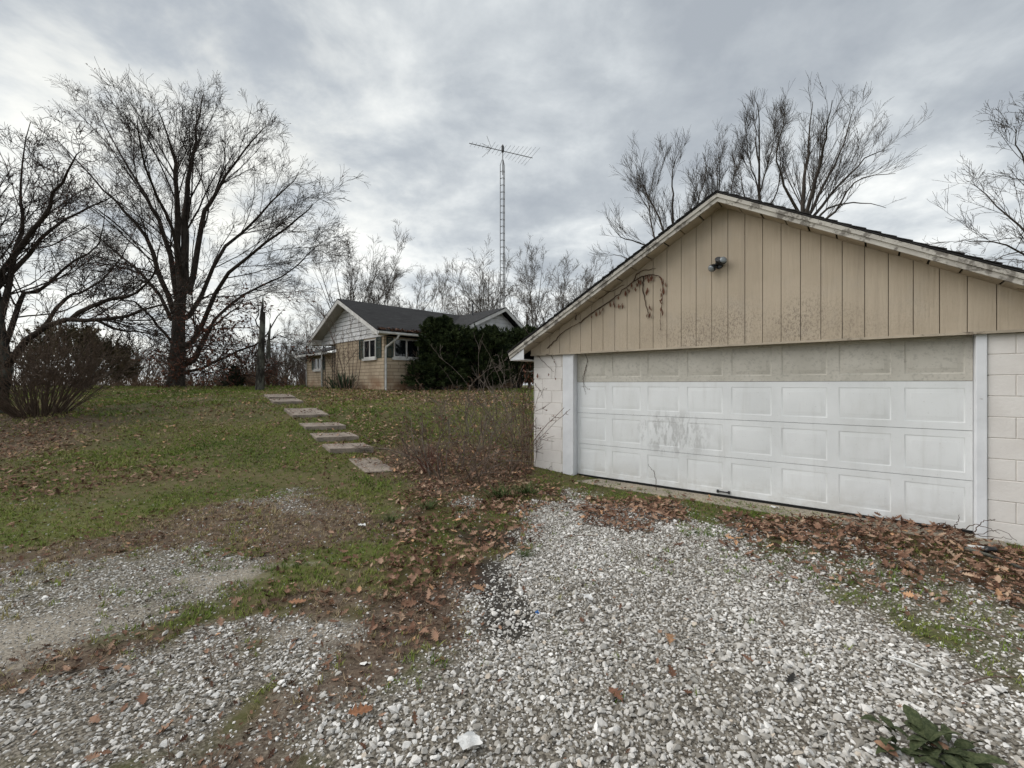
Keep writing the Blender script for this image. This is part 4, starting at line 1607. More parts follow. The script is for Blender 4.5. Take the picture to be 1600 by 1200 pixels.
shaped_tree('oak_tree', 'huge spreading bare oak, tallest of all, with rusty leaves on its lowest boughs', None, 24.0,
            ([(275, 613), (276, 570), (279, 510), (284, 450), (289, 398), (291, 358)], .60, .26),
            [([(283, 470), (278, 349), (276, 283), (266, 230), (248, 172)], -2, .27, .03),
             ([(290, 440), (291, 314), (300, 252), (310, 194), (318, 147)], 2, .25, .03),
             ([(294, 460), (312, 358), (335, 305), (372, 247), (410, 199)], -1, .23, .03),
             ([(278, 470), (259, 376), (233, 314), (195, 252), (157, 181)], 3, .22, .03),
             ([(272, 490), (242, 402), (204, 340), (157, 292), (95, 221)], -2, .20, .03),
             ([(282, 498), (298, 490), (340, 402), (390, 349), (440, 301), (468, 270)], 3, .21, .03),
             ([(282, 538), (303, 530), (345, 445), (405, 388), (462, 345), (492, 322)], -3, .22, .03),
             ([(282, 568), (304, 560), (345, 490), (400, 450), (460, 420), (505, 376)], 2, .18, .03),
             ([(282, 588), (298, 580), (345, 562), (390, 545), (425, 510), (440, 485)], -2, .14, .03),
             ([(268, 500), (225, 430), (176, 389), (128, 349)], 3, .15, .03),
             ([(270, 540), (240, 500), (205, 470), (170, 470)], -4, .12, .03),
             ([(285, 450), (271, 367), (233, 278), (214, 190)], -6, .18, .03),
             ([(282, 568), (300, 560), (320, 520), (350, 500), (380, 470)], -5, .13, .03),
             ([(285, 560), (300, 540), (330, 545), (360, 570)], -5, .10, .025),],
            S_OAK, 5, rmin=.0060, leaf_fn=oak_leaves, jit=.05)

S_APPLE = [dict(k=19, f0=.08, ang=.78, ratio=.40, rr=.36, n=8, wob=.10, trop=.05, sides=5, lenpow=.6),
           dict(k=13, f0=.12, ang=.72, ratio=.48, rr=.5, n=6, wob=.14, trop=.05, sides=3),
           dict(k=8, f0=.15, ang=.65, ratio=.5, rr=.6, n=4, wob=.13, trop=.05, sides=3, lmin=.22)]


def apple_leaves(sets, rng):
    c = sets[3][0].reshape(-1, 3)
    c = c[(rng.random(len(c)) < .06)]
    return quad_leaves(c, .035, rng)


shaped_tree('fruit_tree', 'gnarled bare tree with a low arching mossy limb at the edge of the lawn', None, 12.0,
            ([(2, 650), (7, 600), (6, 560), (0, 500), (-8, 440), (-14, 400)], .22, .13),
            [([(8, 575), (40, 535), (95, 500), (150, 500), (205, 492), (255, 475), (320, 478)], -1, .135, .014),
             ([(6, 545), (30, 470), (62, 452), (110, 412), (152, 385), (165, 325)], 1, .10, .014),
             ([(110, 500), (160, 470), (205, 460), (240, 430), (250, 380)], -1.5, .09, .015),
             ([(0, 500), (18, 420), (36, 350), (30, 280), (45, 190)], 1, .12, .015),
             ([(-15, 430), (-40, 320), (-80, 220), (-100, 150)], 0, .12, .015),
             ([(-5, 440), (60, 350), (100, 280), (128, 235)], -1, .11, .015),
             ([(-5, 450), (40, 400), (90, 350), (150, 320), (190, 300)], 2, .10, .015),
             ([(-5, 470), (-60, 400), (-140, 350), (-220, 320)], 1, .12, .015),
             ([(150, 500), (190, 515), (230, 520), (280, 540)], .8, .06, .012),
             ([(60, 520), (100, 470), (130, 455), (180, 420), (215, 350)], 1.2, .08, .012)],
            S_APPLE, 8, rmin=.0048, bark='bark_grey', leaf_fn=apple_leaves, jit=.018)

S_MAPLE = [dict(k=15, f0=.08, ang=.48, ratio=.46, rr=.36, n=8, wob=.04, trop=.03, sides=5, lenpow=.60, out=.45),
           dict(k=9, f0=.08, ang=.50, ratio=.48, rr=.42, n=6, wob=.055, trop=.03, sides=3, lenpow=.5, out=.35),
           dict(k=8, f0=.10, ang=.52, ratio=.55, rr=.6, n=4, wob=.07, trop=.025, sides=3, lmin=.5, out=.25)]
shaped_tree('maple_tree', 'broad bare tree rising behind the garage roof with a wide dense crown', 'bare trees behind the garage', 21.0,
            ([(1258, 640), (1257, 480), (1255, 353), (1256, 327)], .28, .17),
            [([(1255, 349), (1256, 282), (1264, 220), (1270, 158)], 0, .15, .02),
             ([(1254, 344), (1228, 295), (1215, 246), (1225, 184)], -2, .11, .02),
             ([(1258, 353), (1285, 295), (1315, 233), (1335, 166)], 2, .13, .02),
             ([(1260, 367), (1290, 328), (1335, 316), (1385, 325)], -1, .10, .015),
             ([(1260, 353), (1310, 291), (1355, 246), (1390, 233)], 3, .11, .015),
             ([(1258, 362), (1300, 336), (1340, 282), (1400, 273)], -3, .10, .015),
             ([(1256, 344), (1280, 264), (1290, 211), (1300, 158)], -3, .12, .02)],
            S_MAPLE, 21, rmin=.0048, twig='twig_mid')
shaped_tree('ash_tree', 'slim upright bare tree next to the broad one behind the garage', 'bare trees behind the garage', 23.0,
            ([(1192, 640), (1190, 480), (1188, 336), (1186, 255), (1184, 166)], .22, .03),
            [([(1189, 380), (1165, 309), (1155, 255)], 1, .07, .015), ([(1189, 353), (1215, 291), (1222, 238)], -1, .07, .015),
             ([(1187, 309), (1170, 246), (1165, 193)], -1, .06, .015), ([(1187, 300), (1205, 238), (1212, 184)], 1, .06, .015),
             ([(1186, 255), (1180, 211), (1183, 163)], 0, .06, .015), ([(1189, 400), (1180, 336), (1150, 300)], -2, .06, .015)],
            S_MAPLE, 22, rmin=.0052, twig='twig_mid')
shaped_tree('maple_tree', 'rounded bare tree lowest of those behind the garage roof', 'bare trees behind the garage', 26.0,
            ([(1046, 640), (1048, 500), (1050, 400)], .26, .17),
            [([(1050, 420), (1030, 344), (1005, 291), (990, 251)], 1, .11, .02), ([(1050, 410), (1052, 327), (1050, 273), (1060, 236)], -1, .12, .02),
             ([(1050, 420), (1075, 353), (1095, 300), (1105, 255)], 2, .10, .02), ([(1048, 430), (1010, 385), (975, 373), (955, 353)], -2, .09, .02),
             ([(1050, 440), (1020, 362), (1015, 309), (1030, 246)], 3, .10, .02), ([(1048, 450), (1000, 420), (970, 400), (950, 400)], 1, .08, .015)],
            S_MAPLE, 23, rmin=.0055, twig='twig_mid')
shaped_tree('ash_tree', 'narrow bare tree between the rounded tree and the slim one over the garage peak', 'bare trees behind the garage', 28.0,
            ([(1128, 640), (1126, 480), (1124, 336), (1124, 246)], .2, .03),
            [([(1126, 380), (1110, 318), (1102, 246)], 1, .07, .015), ([(1126, 371), (1142, 300), (1150, 238)], -1, .07, .015), ([(1125, 336), (1120, 273), (1125, 224)], 1, .07, .015), ([(1125, 390), (1100, 344), (1085, 291)], -2, .07, .015)],
            S_MAPLE, 24, rmin=.0058, twig='twig_mid')
shaped_tree('maple_tree', 'bare tree reaching in over the right end of the garage roof', 'bare trees behind the garage', 15.0,
            ([(1725, 680), (1722, 560), (1715, 430), (1700, 330)], .22, .10),
            [([(1715, 470), (1640, 400), (1570, 330), (1515, 285)], 1, .09, .012), ([(1712, 420), (1650, 330), (1600, 255), (1585, 195)], -1, .09, .012),
             ([(1715, 480), (1620, 410), (1550, 375), (1492, 380)], -1, .07, .012), ([(1705, 360), (1660, 270), (1640, 200), (1630, 140)], 1, .09, .012),
             ([(1715, 460), (1650, 400), (1580, 395), (1520, 430)], 2, .06, .012)],
            [dict(k=13, f0=.12, ang=.58, ratio=.42, rr=.4, n=7, wob=.06, trop=.02, sides=5), dict(k=8, f0=.12, ang=.58, ratio=.5, rr=.5, n=5, wob=.08, trop=.02, sides=4), dict(k=5, f0=.15, ang=.5, ratio=.55, rr=.65, n=4, wob=.12, trop=.03, sides=3, lmin=.2)],
            25, rmin=.0042, twig='twig_mid')


def vase_sets(seed, H, spread, nl, lean=0.0, rmin=.0068, k=(15, 9, 6), r0=.12, fork=.18):
    """bare tree with ascending limbs, built round the origin"""
    rng = np.random.default_rng(seed)
    tl = H * fork
    tp = smooth_line([(0, 0, -.2), (lean * .2, 0, tl * .5), (lean * .5, .1, tl)], 8)
    tr = np.linspace(r0 * 1.1, r0 * .8, 8)
    P = np.repeat(tp[-1][None], nl, 0) - np.array([0, 0, 1]) * rng.uniform(0, tl * .25, nl)[:, None]
    a = np.arange(nl) * 2.4 + rng.uniform(0, 6)
    sp = rng.uniform(.15, 1, nl) * spread
    sp[0] = .05
    D = np.stack([np.cos(a) * sp + lean * .3 / H * 4, np.sin(a) * sp, np.ones(nl)], 1)
    L = (H - tl) * rng.uniform(.8, 1.08, nl)
    pts, rad = sprout(P, D, L, np.full(nl, r0 * .55), 11, .03, .03, .12, rng, rmin)
    sets = [(pts, rad, 6)]
    lim = [(pts[i], rad[i], L[i]) for i in range(nl)]
    sps = [dict(k=k[0], f0=.12, ang=.68, ratio=.36, rr=.40, n=6, wob=.08, trop=.025, sides=3, lenpow=.5, out=.3), dict(k=k[1], f0=.12, ang=.65, ratio=.5, rr=.5, n=4, wob=.10, trop=.02, sides=3, lmin=.5, out=.25)]
    if len(k) > 2:
        sps.append(dict(k=k[2], f0=.15, ang=.6, ratio=.55, rr=.65, n=3, wob=.10, trop=.05, sides=3, lmin=.35))
    ramify(sets, lim, sps, rng, rmin, np.array([0, 0, tl]))
    return tp, tr, sets


VASE = []
for sd, H, spd, nl, ln in ((1, 10.2, .50, 7, 0), (2, 10.2, .85, 9, .5), (3, 10.2, .42, 5, 1.6), (4, 10.2, .75, 8, -.6)):
    tp, tr, sets = vase_sets(100 + sd, H, spd, nl, ln)
    V, Qd = tubes([(tp, tr)], 8)
    tm = mesh_np('trunk', V, Qd, smooth=True)
    tm.materials.append(MATS['bark'])
    VV, QQ, off = [], [], 0
    for p, r, s_ in sets:
        V, Qd = tubes_arr(p, r, s_)
        VV.append(V)
        QQ.append(Qd + off)
        off += len(V)
    cm = mesh_np('crown', np.concatenate(VV), np.concatenate(QQ), smooth=True)
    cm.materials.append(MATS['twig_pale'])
    VASE.append((tm, cm))
BACK = [   # pixel x, pixel y of top, distance, form, label
    (528, 362, 36, 2, 'tall thin leaning bare tree just behind the white gable peak'),
    (562, 392, 39, 3, 'spreading bare tree behind the roof beside the white gable peak'),
    (600, 402, 42, 1, 'broad bare tree above the middle of the long dark roof'),
    (640, 425, 44, 3, 'low bare tree where the long roof ridge runs lower'),
    (712, 398, 40, 2, 'forked bare tree above the roof valley'),
    (690, 445, 50, 1, 'small distant bare tree left of the roof valley'),
    (762, 393, 41, 0, 'upright bare tree right behind the lattice tower'),
    (828, 386, 37, 1, 'large fan shaped bare tree beside the lattice tower'),
    (872, 402, 43, 3, 'bare tree between the fan shaped tree and the garage roof'),
    (912, 404, 45, 0, 'upright bare tree close over the garage roof edge'),
    (952, 425, 48, 1, 'bare tree half hidden by the rising garage roof edge'),
    (488, 478, 46, 0, 'small bare tree behind the low wing of the house'),
    (445, 500, 52, 3, 'small bare tree between the broken trunk and the house'),
    (1450, 372, 40, 0, 'distant bare tree just topping the right garage roof slope'),
]
for i, (px_, py_, Y_, frm, lab) in enumerate(BACK):
    x_ = (px_ - 800) / F * Y_
    gz = float(hgt(x_, Y_))
    Ht = CAMZ + (600 - py_) / F * Y_ - gz
    root = empty('bare_tree', (x_, Y_, gz), i * 1.3 if frm != 2 else random.uniform(-.5, .5))
    s_ = Ht / 11.0
    root.scale = (s_, s_, s_)
    tag(root, lab, 'tree', 'bare trees behind the house')
    link('trunk', VASE[frm][0], None, root)
    link('crown', VASE[frm][1], None, root)

# broken trunk by the crest of the lawn
rng = np.random.default_rng(77)
Ys = 20.0
pt = [at(406, 613, Ys), at(407, 570, Ys), at(409, 530, Ys), at(411, 487, Ys)]
gz = float(hgt(pt[0][0], Ys))
pt[0][2] = gz - .1
sets = []
lim = [limb_px([(409, 545), (396, 555), (375, 570), (352, 560)], Ys, -1, .06, .015, 10, .05, rng), limb_px([(410, 540), (430, 525), (455, 530), (490, 545)], Ys, 1, .05, .012, 10, .05, rng),
       limb_px([(408, 520), (400, 500), (404, 480), (398, 460)], Ys, -.5, .05, .012, 10, .03, rng), limb_px([(408, 575), (395, 570), (370, 580), (350, 590)], Ys, .5, .04, .012, 10, .04, rng)]
sets.append((np.stack([a for a, _, _ in lim]), np.stack([b for _, b, _ in lim]), 6))
ramify(sets, lim, [dict(k=5, ang=.6, ratio=.4, n=5, wob=.15, sides=4, trop=.0), dict(k=4, ang=.6, ratio=.5, n=4, wob=.15, sides=3, trop=0)], rng, .008)
root = tree_object('broken_tree', 'dead snapped trunk with splintered top at the crest of the lawn', 'tree', None, (pt[0][0], Ys, gz), [(smooth_line(pt, 10), np.linspace(.20, .10, 10)), (smooth_line([at(419, 560, Ys), at(420, 530, Ys), at(423, 505, Ys)], 6), np.linspace(.11, .02, 6)), (smooth_line([at(408, 500, Ys), at(410, 480, Ys), at(411, 462, Ys)], 6), np.linspace(.09, .015, 6))], sets, 'bark_grey', 'twig')


def twig_bush(name, label, cat, base, nst, H, spread, seed, mat, group=None, r=.012, rmin=.005, trop=.02, k=(5, 4), lean=(0, 0), leafmat=None, nleaf=0, brad=.25, wob=.07):
    rng = np.random.default_rng(seed)
    b = np.asarray(base, float)
    a = rng.uniform(0, 2 * PI, nst)
    rr = np.sqrt(rng.random(nst))
    P = np.stack([np.cos(a) * rr * brad, np.sin(a) * rr * brad, np.full(nst, -.04)], 1)
    D = np.stack([np.cos(a) * rr * spread + lean[0], np.sin(a) * rr * spread + lean[1], np.ones(nst)], 1)
    L = H * rng.uniform(.6, 1.15, nst) * (1 + .2 * rr)
    pts, rad = sprout(P, D, L, r * rng.uniform(.7, 1.3, nst), 8, wob, trop, .4, rng, rmin)
    pts[:, :, 2] = np.maximum(pts[:, :, 2], -.05)
    root = empty(name, base)
    tag(root, label, cat, group)
    V, Qd = tubes_arr(pts, rad, 5)
    link('stem', mesh_np('stem', V, Qd, smooth=True), mat, root)
    sets = []
    lim = [(pts[i], rad[i], L[i]) for i in range(nst)]
    sp = [dict(k=k[0], f0=.25, ang=.55, ratio=.38, rr=.6, n=5, wob=.12, trop=.02, sides=3)]
    if len(k) > 1:
        sp.append(dict(k=k[1], f0=.2, ang=.6, ratio=.5, rr=.7, n=3, wob=.15, trop=.0, sides=3, lmin=.08))
    ramify(sets, lim, sp, rng, rmin)
    VV, QQ, off = [], [], 0
    for p, r_, s_ in sets:
        V, Qd = tubes_arr(p, r_, s_)
        VV.append(V)
        QQ.append(Qd + off)
        off += len(V)
    link('crown', mesh_np('crown', np.concatenate(VV), np.concatenate(QQ)), mat, root)
    if nleaf:
        c = sets[-1][0].reshape(-1, 3)
        c = c[rng.integers(0, len(c), nleaf)]
        V, T = quad_leaves(c, .03, rng)
        link('dead_leaves', mesh_np('dead_leaves', V, tris=T), leafmat, root)
    return root


material('cane', vary((.11, .080, .062), (.18, .130, .10), 6), .85, spec=.15)
material('shrub_cane', vary((.085, .062, .048), (.14, .102, .078), 6), .85, spec=.15)
material('cane_grey', vary((.12, .10, .085), (.20, .165, .14), 6), .85, spec=.15)
material('cane_red', vary((.10, .035, .03), (.15, .06, .045), 6), .8, spec=.15)
g = gp(62, 648)
twig_bush('bare_shrub', 'wide fountain shaped bare shrub of many brown stems on the lawn', 'shrub', g, 150, 2.45, 1.0, 31, 'shrub_cane', r=.011, rmin=.005, trop=.03, k=(7, 4), brad=.5)

# far treeline beyond the crest: one mass
rng = np.random.default_rng(55)
VV, QQ, off = [], [], 0
for i in range(140):
    Yt = rng.uniform(50, 115)
    xt = rng.uniform(-1.45, .9) * Yt
    gz = float(hgt(xt, Yt))
    H = rng.uniform(5.0, 8.5) * (.6 + Yt / 160)
    nl = 6
    a = rng.uniform(0, 6.28, nl)
    sp = rng.uniform(.1, .6, nl)
    P = np.stack([np.full(nl, xt), np.full(nl, Yt), np.full(nl, gz) + rng.uniform(0, .12 * H, nl)], 1)
    D = np.stack([np.cos(a) * sp, np.sin(a) * sp, np.ones(nl)], 1)
    L = H * rng.uniform(.7, 1.1, nl)
    p, r = sprout(P, D, L, np.full(nl, .09), 6, .06, .03, .2, rng, .028)
    V, Qd = tubes_arr(p, r, 3)
    VV.append(V)
    QQ.append(Qd + off)
    off += len(V)
    P2, D2, L2, R2 = kids(p, r, L, 9, .12, 1, .5, .4, .5, rng, .026)
    p, r = sprout(P2, D2, L2, R2, 4, .1, .06, .4, rng, .026)
    V, Qd = tubes_arr(p, r, 3)
    VV.append(V)
    QQ.append(Qd + off)
    off += len(V)
    P2, D2, L2, R2 = kids(p, r, L2, 4, .12, 1, .5, .5, .6, rng, .024)
    p, r = sprout(P2, D2, L2, R2, 2, .1, .06, .4, rng, .024)
    V, Qd = tubes_arr(p, r, 3)
    VV.append(V)
    QQ.append(Qd + off)
    off += len(V)
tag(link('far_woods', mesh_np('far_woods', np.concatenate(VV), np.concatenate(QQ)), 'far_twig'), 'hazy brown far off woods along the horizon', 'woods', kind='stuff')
# brush along the crest
rng = np.random.default_rng(56)
n = 3200
Xb = rng.uniform(-52, -5, n)
Yb = rng.uniform(25, 48, n)
k = (~in_house(Xb, Yb, 1.0)) & (np.abs(Xb) < Yb * 1.25)
Xb, Yb = Xb[k], Yb[k]
hb = np.clip(fbm(Xb, Yb, 5, 3) * 1.2 + .9, .25, 2)
P = np.stack([Xb, Yb, hgt(Xb, Yb) - .05], 1)
D = np.stack([rng.normal(0, .35, len(Xb)), rng.normal(0, .35, len(Xb)), np.ones(len(Xb))], 1)
p, r = sprout(P, D, hb * rng.uniform(.5, 1.2, len(Xb)), np.full(len(Xb), .016), 4, .12, .0, .5, rng, .011)
V1, Q1 = tubes_arr(p, r, 3)
P2, D2, L2, R2 = kids(p, r, hb, 5, .25, 1, .6, .4, .6, rng, .010)
p2, r2 = sprout(P2, D2, L2, R2, 2, .15, .0, .5, rng, .009)
V2, Q2 = tubes_arr(p2, r2, 3)
material('brush', vary((.095, .062, .045), (.15, .105, .075), .6), .95, spec=.05)
tag(link('brush', mesh_np('brush', np.concatenate([V1, V2]), np.concatenate([Q1, Q2 + len(V1)])), 'brush'), 'tangled brown brush beyond the crest of the lawn', 'brush', kind='stuff')

# ------------------------------------------------------------------ evergreen shrubs
material('yew', lambda N, co: N.mix(N.sstep(N.noise(co, 3.2, 4), .35, .68), (.010, .019, .007), (.060, .080, .028)), .8, spec=.15)
material('dome_leaf', lambda N, co: N.mix(N.sstep(N.noise(co, 2.0, 4), .35, .65), (.060, .052, .032), (.14, .112, .066)), .85, spec=.1)
material('conifer', vary((.014, .030, .014), (.030, .052, .022), 4), .8, spec=.15)
material('yucca', vary((.035, .060, .035), (.085, .110, .060), 6), .6, spec=.3)


def leafy_shrub(name, label, cat, base, blobs, seed, mat, per=60, clumps=110, ls=.085, group=None, stem_mat='bark'):
    """blobs: list of (centre, radii); sprays of small leaves on clumps spread through the blobs"""
    rng = np.random.default_rng(seed)
    root = empty(name, base)
    tag(root, label, cat, group)
    VV = []
    stems = []
    for c, rad in blobs:
        c, rad = np.asarray(c, float), np.asarray(rad, float)
        d = norm(rng.normal(0, 1, (clumps, 3)))
        d[:, 2] = np.where(d[:, 2] < -.55, -d[:, 2], d[:, 2])
        k = rng.uniform(.55, 1.10, (clumps, 1)) ** .6
        cc = c + d * rad * k
        ax = norm(d * rad + np.array([0, 0, .6]) * np.linalg.norm(rad) * .4 + rng.normal(0, .25, d.shape) * np.linalg.norm(rad) * .4)
        ln = rng.uniform(.25, .55, (clumps, 1)) * np.mean(rad) * .8
        t = rng.random((clumps, per, 1))
        w = (1 - t * .75) * .30 * ln[:, None, :]
        pos = cc[:, None] + ax[:, None] * (t - .35) * ln[:, None] * 1.6 + rng.normal(0, 1, (clumps, per, 3)) * w * .55
        dr = norm(ax[:, None] * 1.0 + rng.normal(0, .7, (clumps, per, 3)))
        sd = norm(np.cross(dr, rng.normal(0, 1, dr.shape)))
        s = ls * rng.uniform(.6, 1.3, (clumps, per, 1))
        V = np.stack([pos - sd * s * .28, pos + sd * s * .28, pos + dr * s * 1.5], 2)
        VV.append(V.reshape(-1, 3))
        for q in range(7):
            tip = cc[rng.integers(0, clumps)]
            stems.append(smooth_line([(rng.normal(0, .1), rng.normal(0, .1), -.05), tuple(tip * .5 + np.array([0, 0, .05])), tuple(tip)], 7))
    V = np.concatenate(VV)
    V[:, 2] = np.maximum(V[:, 2], .02)
    T = np.arange(len(V)).reshape(-1, 3)
    link('foliage', mesh_np('foliage', V, tris=T), mat, root)
    P = np.stack(stems)
    Vs, Qs = tubes_arr(P, np.tile(np.linspace(.035, .010, 7), (len(P), 1)), 4)
    link('stem', mesh_np('stem', Vs, Qs), stem_mat, root)
    return root


def hpt(a, b):
    p = CO + HP * a + HQ * b
    return np.array([p[0], p[1], float(hgt(p[0], p[1]))])


b0 = hpt(2.25, -1.1)
leafy_shrub('yew_shrub', 'tall ragged dark yew hiding the house front, reaching above the gutter', 'shrub', b0,
            [((-.55, -.2, .6), (.95, .9, .75)), ((0, 0, .7), (1.1, 1.0, .9)), ((.1, 0, 1.6), (.95, .9, .9)), ((-.15, .1, 2.4), (.8, .7, .7)), ((-.35, .1, 2.75), (.40, .40, .45)), ((.15, .1, 2.85), (.32, .32, .4)), ((.75, -.1, 2.2), (.7, .65, .6))], 201, 'yew', per=70, clumps=110, group='dark yews along the house front')
b0 = hpt(4.4, -1.3)
leafy_shrub('yew_shrub', 'middle dark yew of the row under the far white gable', 'shrub', b0,
            [((0, 0, .8), (1.3, 1.2, 1.0)), ((.1, 0, 1.8), (1.1, 1.0, .9)), ((-.5, 0, 2.3), (.5, .5, .5)), ((.5, .1, 2.4), (.6, .6, .5))], 202, 'yew', per=70, clumps=120, group='dark yews along the house front')
b0 = hpt(6.6, -1.6)
leafy_shrub('yew_shrub', 'dark yew nearest the garage at the end of the row', 'shrub', b0,
            [((0, 0, .8), (1.3, 1.3, 1.0)), ((0, 0, 1.8), (1.2, 1.1, 1.0)), ((.4, 0, 2.5), (.7, .7, .5))], 203, 'yew', per=70, clumps=120, group='dark yews along the house front')
b0 = hpt(8.6, -2.0)
leafy_shrub('yew_shrub', 'dark shrub squeezed behind the garage corner under its eave', 'shrub', b0,
            [((0, 0, .8), (1.3, 1.3, 1.0)), ((.1, 0, 1.9), (1.2, 1.2, 1.0)), ((.5, 0, 2.5), (.9, .9, .6))], 204, 'yew', per=60, clumps=110, group='dark yews along the house front')
gx_, gy_ = (128 - 800) / F * 21.5, 21.5
leafy_shrub('rounded_shrub', 'big rounded dull brown shrub behind the bare fountain shrub', 'shrub', (gx_, gy_, float(hgt(gx_, gy_))),
            [((-.2, 0, 1.1), (2.2, 1.5, 1.2)), ((-.6, 0, 1.9), (1.6, 1.2, 1.0)), ((1.0, .2, 1.2), (1.1, 1.0, .9))], 205, 'dome_leaf', per=38, clumps=170, ls=.10)
gx_, gy_ = (367 - 800) / F * 23.5, 23.5
leafy_shrub('small_conifer', 'little dark green conifer near the broken trunk', 'conifer', (gx_, gy_, float(hgt(gx_, gy_))),
            [((0, 0, .25), (.5, .5, .3)), ((0, 0, .6), (.32, .32, .3)), ((0, 0, .9), (.16, .16, .22))], 206, 'conifer', per=40, clumps=45, ls=.06)

# yucca at the gable wall
rng = np.random.default_rng(61)
yb = hpt(-.75, 2.6)
yu = empty('yucca_plant', tuple(yb))
tag(yu, 'spiky grey green yucca clump against the tan gable wall', 'plant')
blade_meshes = []
for i in range(4):
    V = []
    n_ = 5
    for j in range(n_ + 1):
        f = j / n_
        w = .028 * (1 - f) ** .5 * (1 - .35 * (1 - f)) + .001
        V += [(-w, 0, 0), (w, 0, 0)]
        z, y = f * .95, .0
        bend = .10 * i * f * f
        V[-2] = (-w, bend, z - bend * .3)
        V[-1] = (w, bend, z - bend * .3)
    Qd = [(2 * j, 2 * j + 1, 2 * j + 3, 2 * j + 2) for j in range(n_)]
    m_ = mesh_np('leaf', V, Qd)
    m_.materials.append(MATS['yucca'])
    blade_meshes.append(m_)
for i in range(130):
    a = rng.uniform(0, 6.28)
    rr = rng.uniform(0, .55)
    tilt = rng.uniform(.05, 1.15)
    o = link('leaf', blade_meshes[i % 4], None, yu, (math.cos(a) * rr * 1.3, math.sin(a) * rr * .7, rng.uniform(0, .08)), (-tilt, 0, a - PI / 2))
    s_ = rng.uniform(.65, 1.05)
    o.scale = (s_ * 1.2, s_, s_ * (1.0 - .2 * tilt))

# thin saplings in front of the gable and bare brush by the path
tall = hpt(-1.0, 1.3)
twig_bush('sapling', 'thin reddish sapling stems before the gable window', 'sapling', tall, 9, 3.2, .28, 71, 'cane', r=.014, rmin=.006, k=(5, 3), brad=.3, trop=.04)
tall = hpt(-1.0, 3.1)
twig_bush('sapling', 'leaning thin sapling beside the yucca at the gable wall', 'sapling', tall, 4, 2.9, .35, 72, 'cane', r=.012, rmin=.006, k=(4, 3), brad=.2, trop=.03, lean=(.1, 0))
vb = hpt(1.2, -.25)
twig_bush('creeper', 'dry creeper stems climbing the wall under the front window', 'vine', vb, 14, 1.4, .25, 73, 'cane', r=.008, rmin=.005, k=(6, 3), brad=.5, trop=.06)

for (px_, py_, nst, H_, sp_, sd, mt, br_, lab, nl_) in [
    (700, 742, 24, 1.15, .8, 301, 'cane_grey', .55, 'low tangle of grey bramble canes at the foot of the steps', 120),
    (764, 745, 26, 1.3, .65, 302, 'cane', .50, 'brown bramble thicket between the steps and the garage corner', 160),
    (660, 715, 30, .9, .8, 303, 'cane', .4, 'sparse brown canes beside the landing slab', 60),
    (812, 735, 16, 1.3, .14, 304, 'cane', .22, 'tall dry stems crowding the white garage corner', 120),
    (812, 700, 16, 2.1, .6, 305, 'cane_grey', .30, 'long arching pale canes beside the garage corner', 0),
    (740, 690, 34, 1.2, .7, 306, 'cane_grey', .55, 'thin grey canes on the lawn behind the bramble thicket', 0),
    (745, 632, 6, 1.6, .8, 307, 'cane_grey', .8, 'pale arching canes in front of the dark yews', 0),
    (700, 628, 6, 1.0, .9, 308, 'cane', .7, 'brown canes at the foot of the tallest yew', 80),
    (795, 640, 5, 2.2, .7, 309, 'cane_grey', .6, 'long pale canes before the yew nearest the garage', 0),
]:
    g = gp(px_, py_)
    twig_bush('bramble', lab, 'bramble', g, nst, H_, sp_, sd, mt, group='brambles beside the garage', r=.0075 if H_ < 1.4 else .008, rmin=.0034 if py_ > 660 else .005, trop=-.03 if H_ < 1.9 else -.045, k=(4, 2) if H_ > 1.6 else (3, 2), brad=br_, leafmat='leaf_brown', nleaf=nl_, wob=.11)
g = gp(673, 738)
rr_ = twig_bush('red_weed', 'small dark red weed in front of the bramble canes', 'weed', g, 22, .30, .6, 310, 'cane_red', r=.004, rmin=.0025, k=(4,), brad=.12, leafmat='leaf_brown', nleaf=0)

# ------------------------------------------------------------------ grass clumps (taller tussocks)
material('tussock', vary((.040, .070, .018), (.080, .105, .032), 8), .7, spec=.2)
for px_, py_, h_, sd, lab in [(782, 778, .27, 1, 'arching green grass tussock near the garage corner'), (822, 772, .24, 2, 'green grass tussock right against the garage corner'), (668, 795, .16, 3, 'small green grass tussock among leaves on the driveway edge'), (613, 815, .14, 4, 'low green tuft on the lawn edge before the steps'), (571, 706, .18, 5, 'dull green tuft covering the end of the lowest step'), (820, 870, .10, 6, 'small weedy tuft in the gravel before the garage')]:
    g = gp(px_, py_)
    o = link('grass_tussock', tuft_mesh(500 + sd, n=110, h=1.0, spread=1.1, w=.018, bend=.9), 'tussock', None, tuple(g + np.array([0, 0, -.01])))
    o.scale = (h_, h_, h_ * .9)
    tag(o, lab, 'grass tussock', 'green tussocks around the driveway')

# ------------------------------------------------------------------ vines on the garage
material('vine', vary((.055, .035, .026), (.10, .065, .045), 8), .9, spec=.1)
material('vine_leaf', vary((.13, .052, .034), (.21, .10, .065), 12), .9, spec=.1)
GL2 = math.atan2(PU[1], PU[0])


def wall_pt(px, py, off):
    """point on the garage front plane pushed off metres outwards (local coordinates)"""
    # plane: P = PL + u t - v off ; solve for t
    r = (px - 800) / F
    bx, by = PL[0] - PV[0] * off, PL[1] - PV[1] * off
    t = (r * by - bx) / (PU[0] - r * PU[1])
    Yd = by + PU[1] * t
    return np.array([t, -off, CAMZ + (600 - py) / F * Yd])


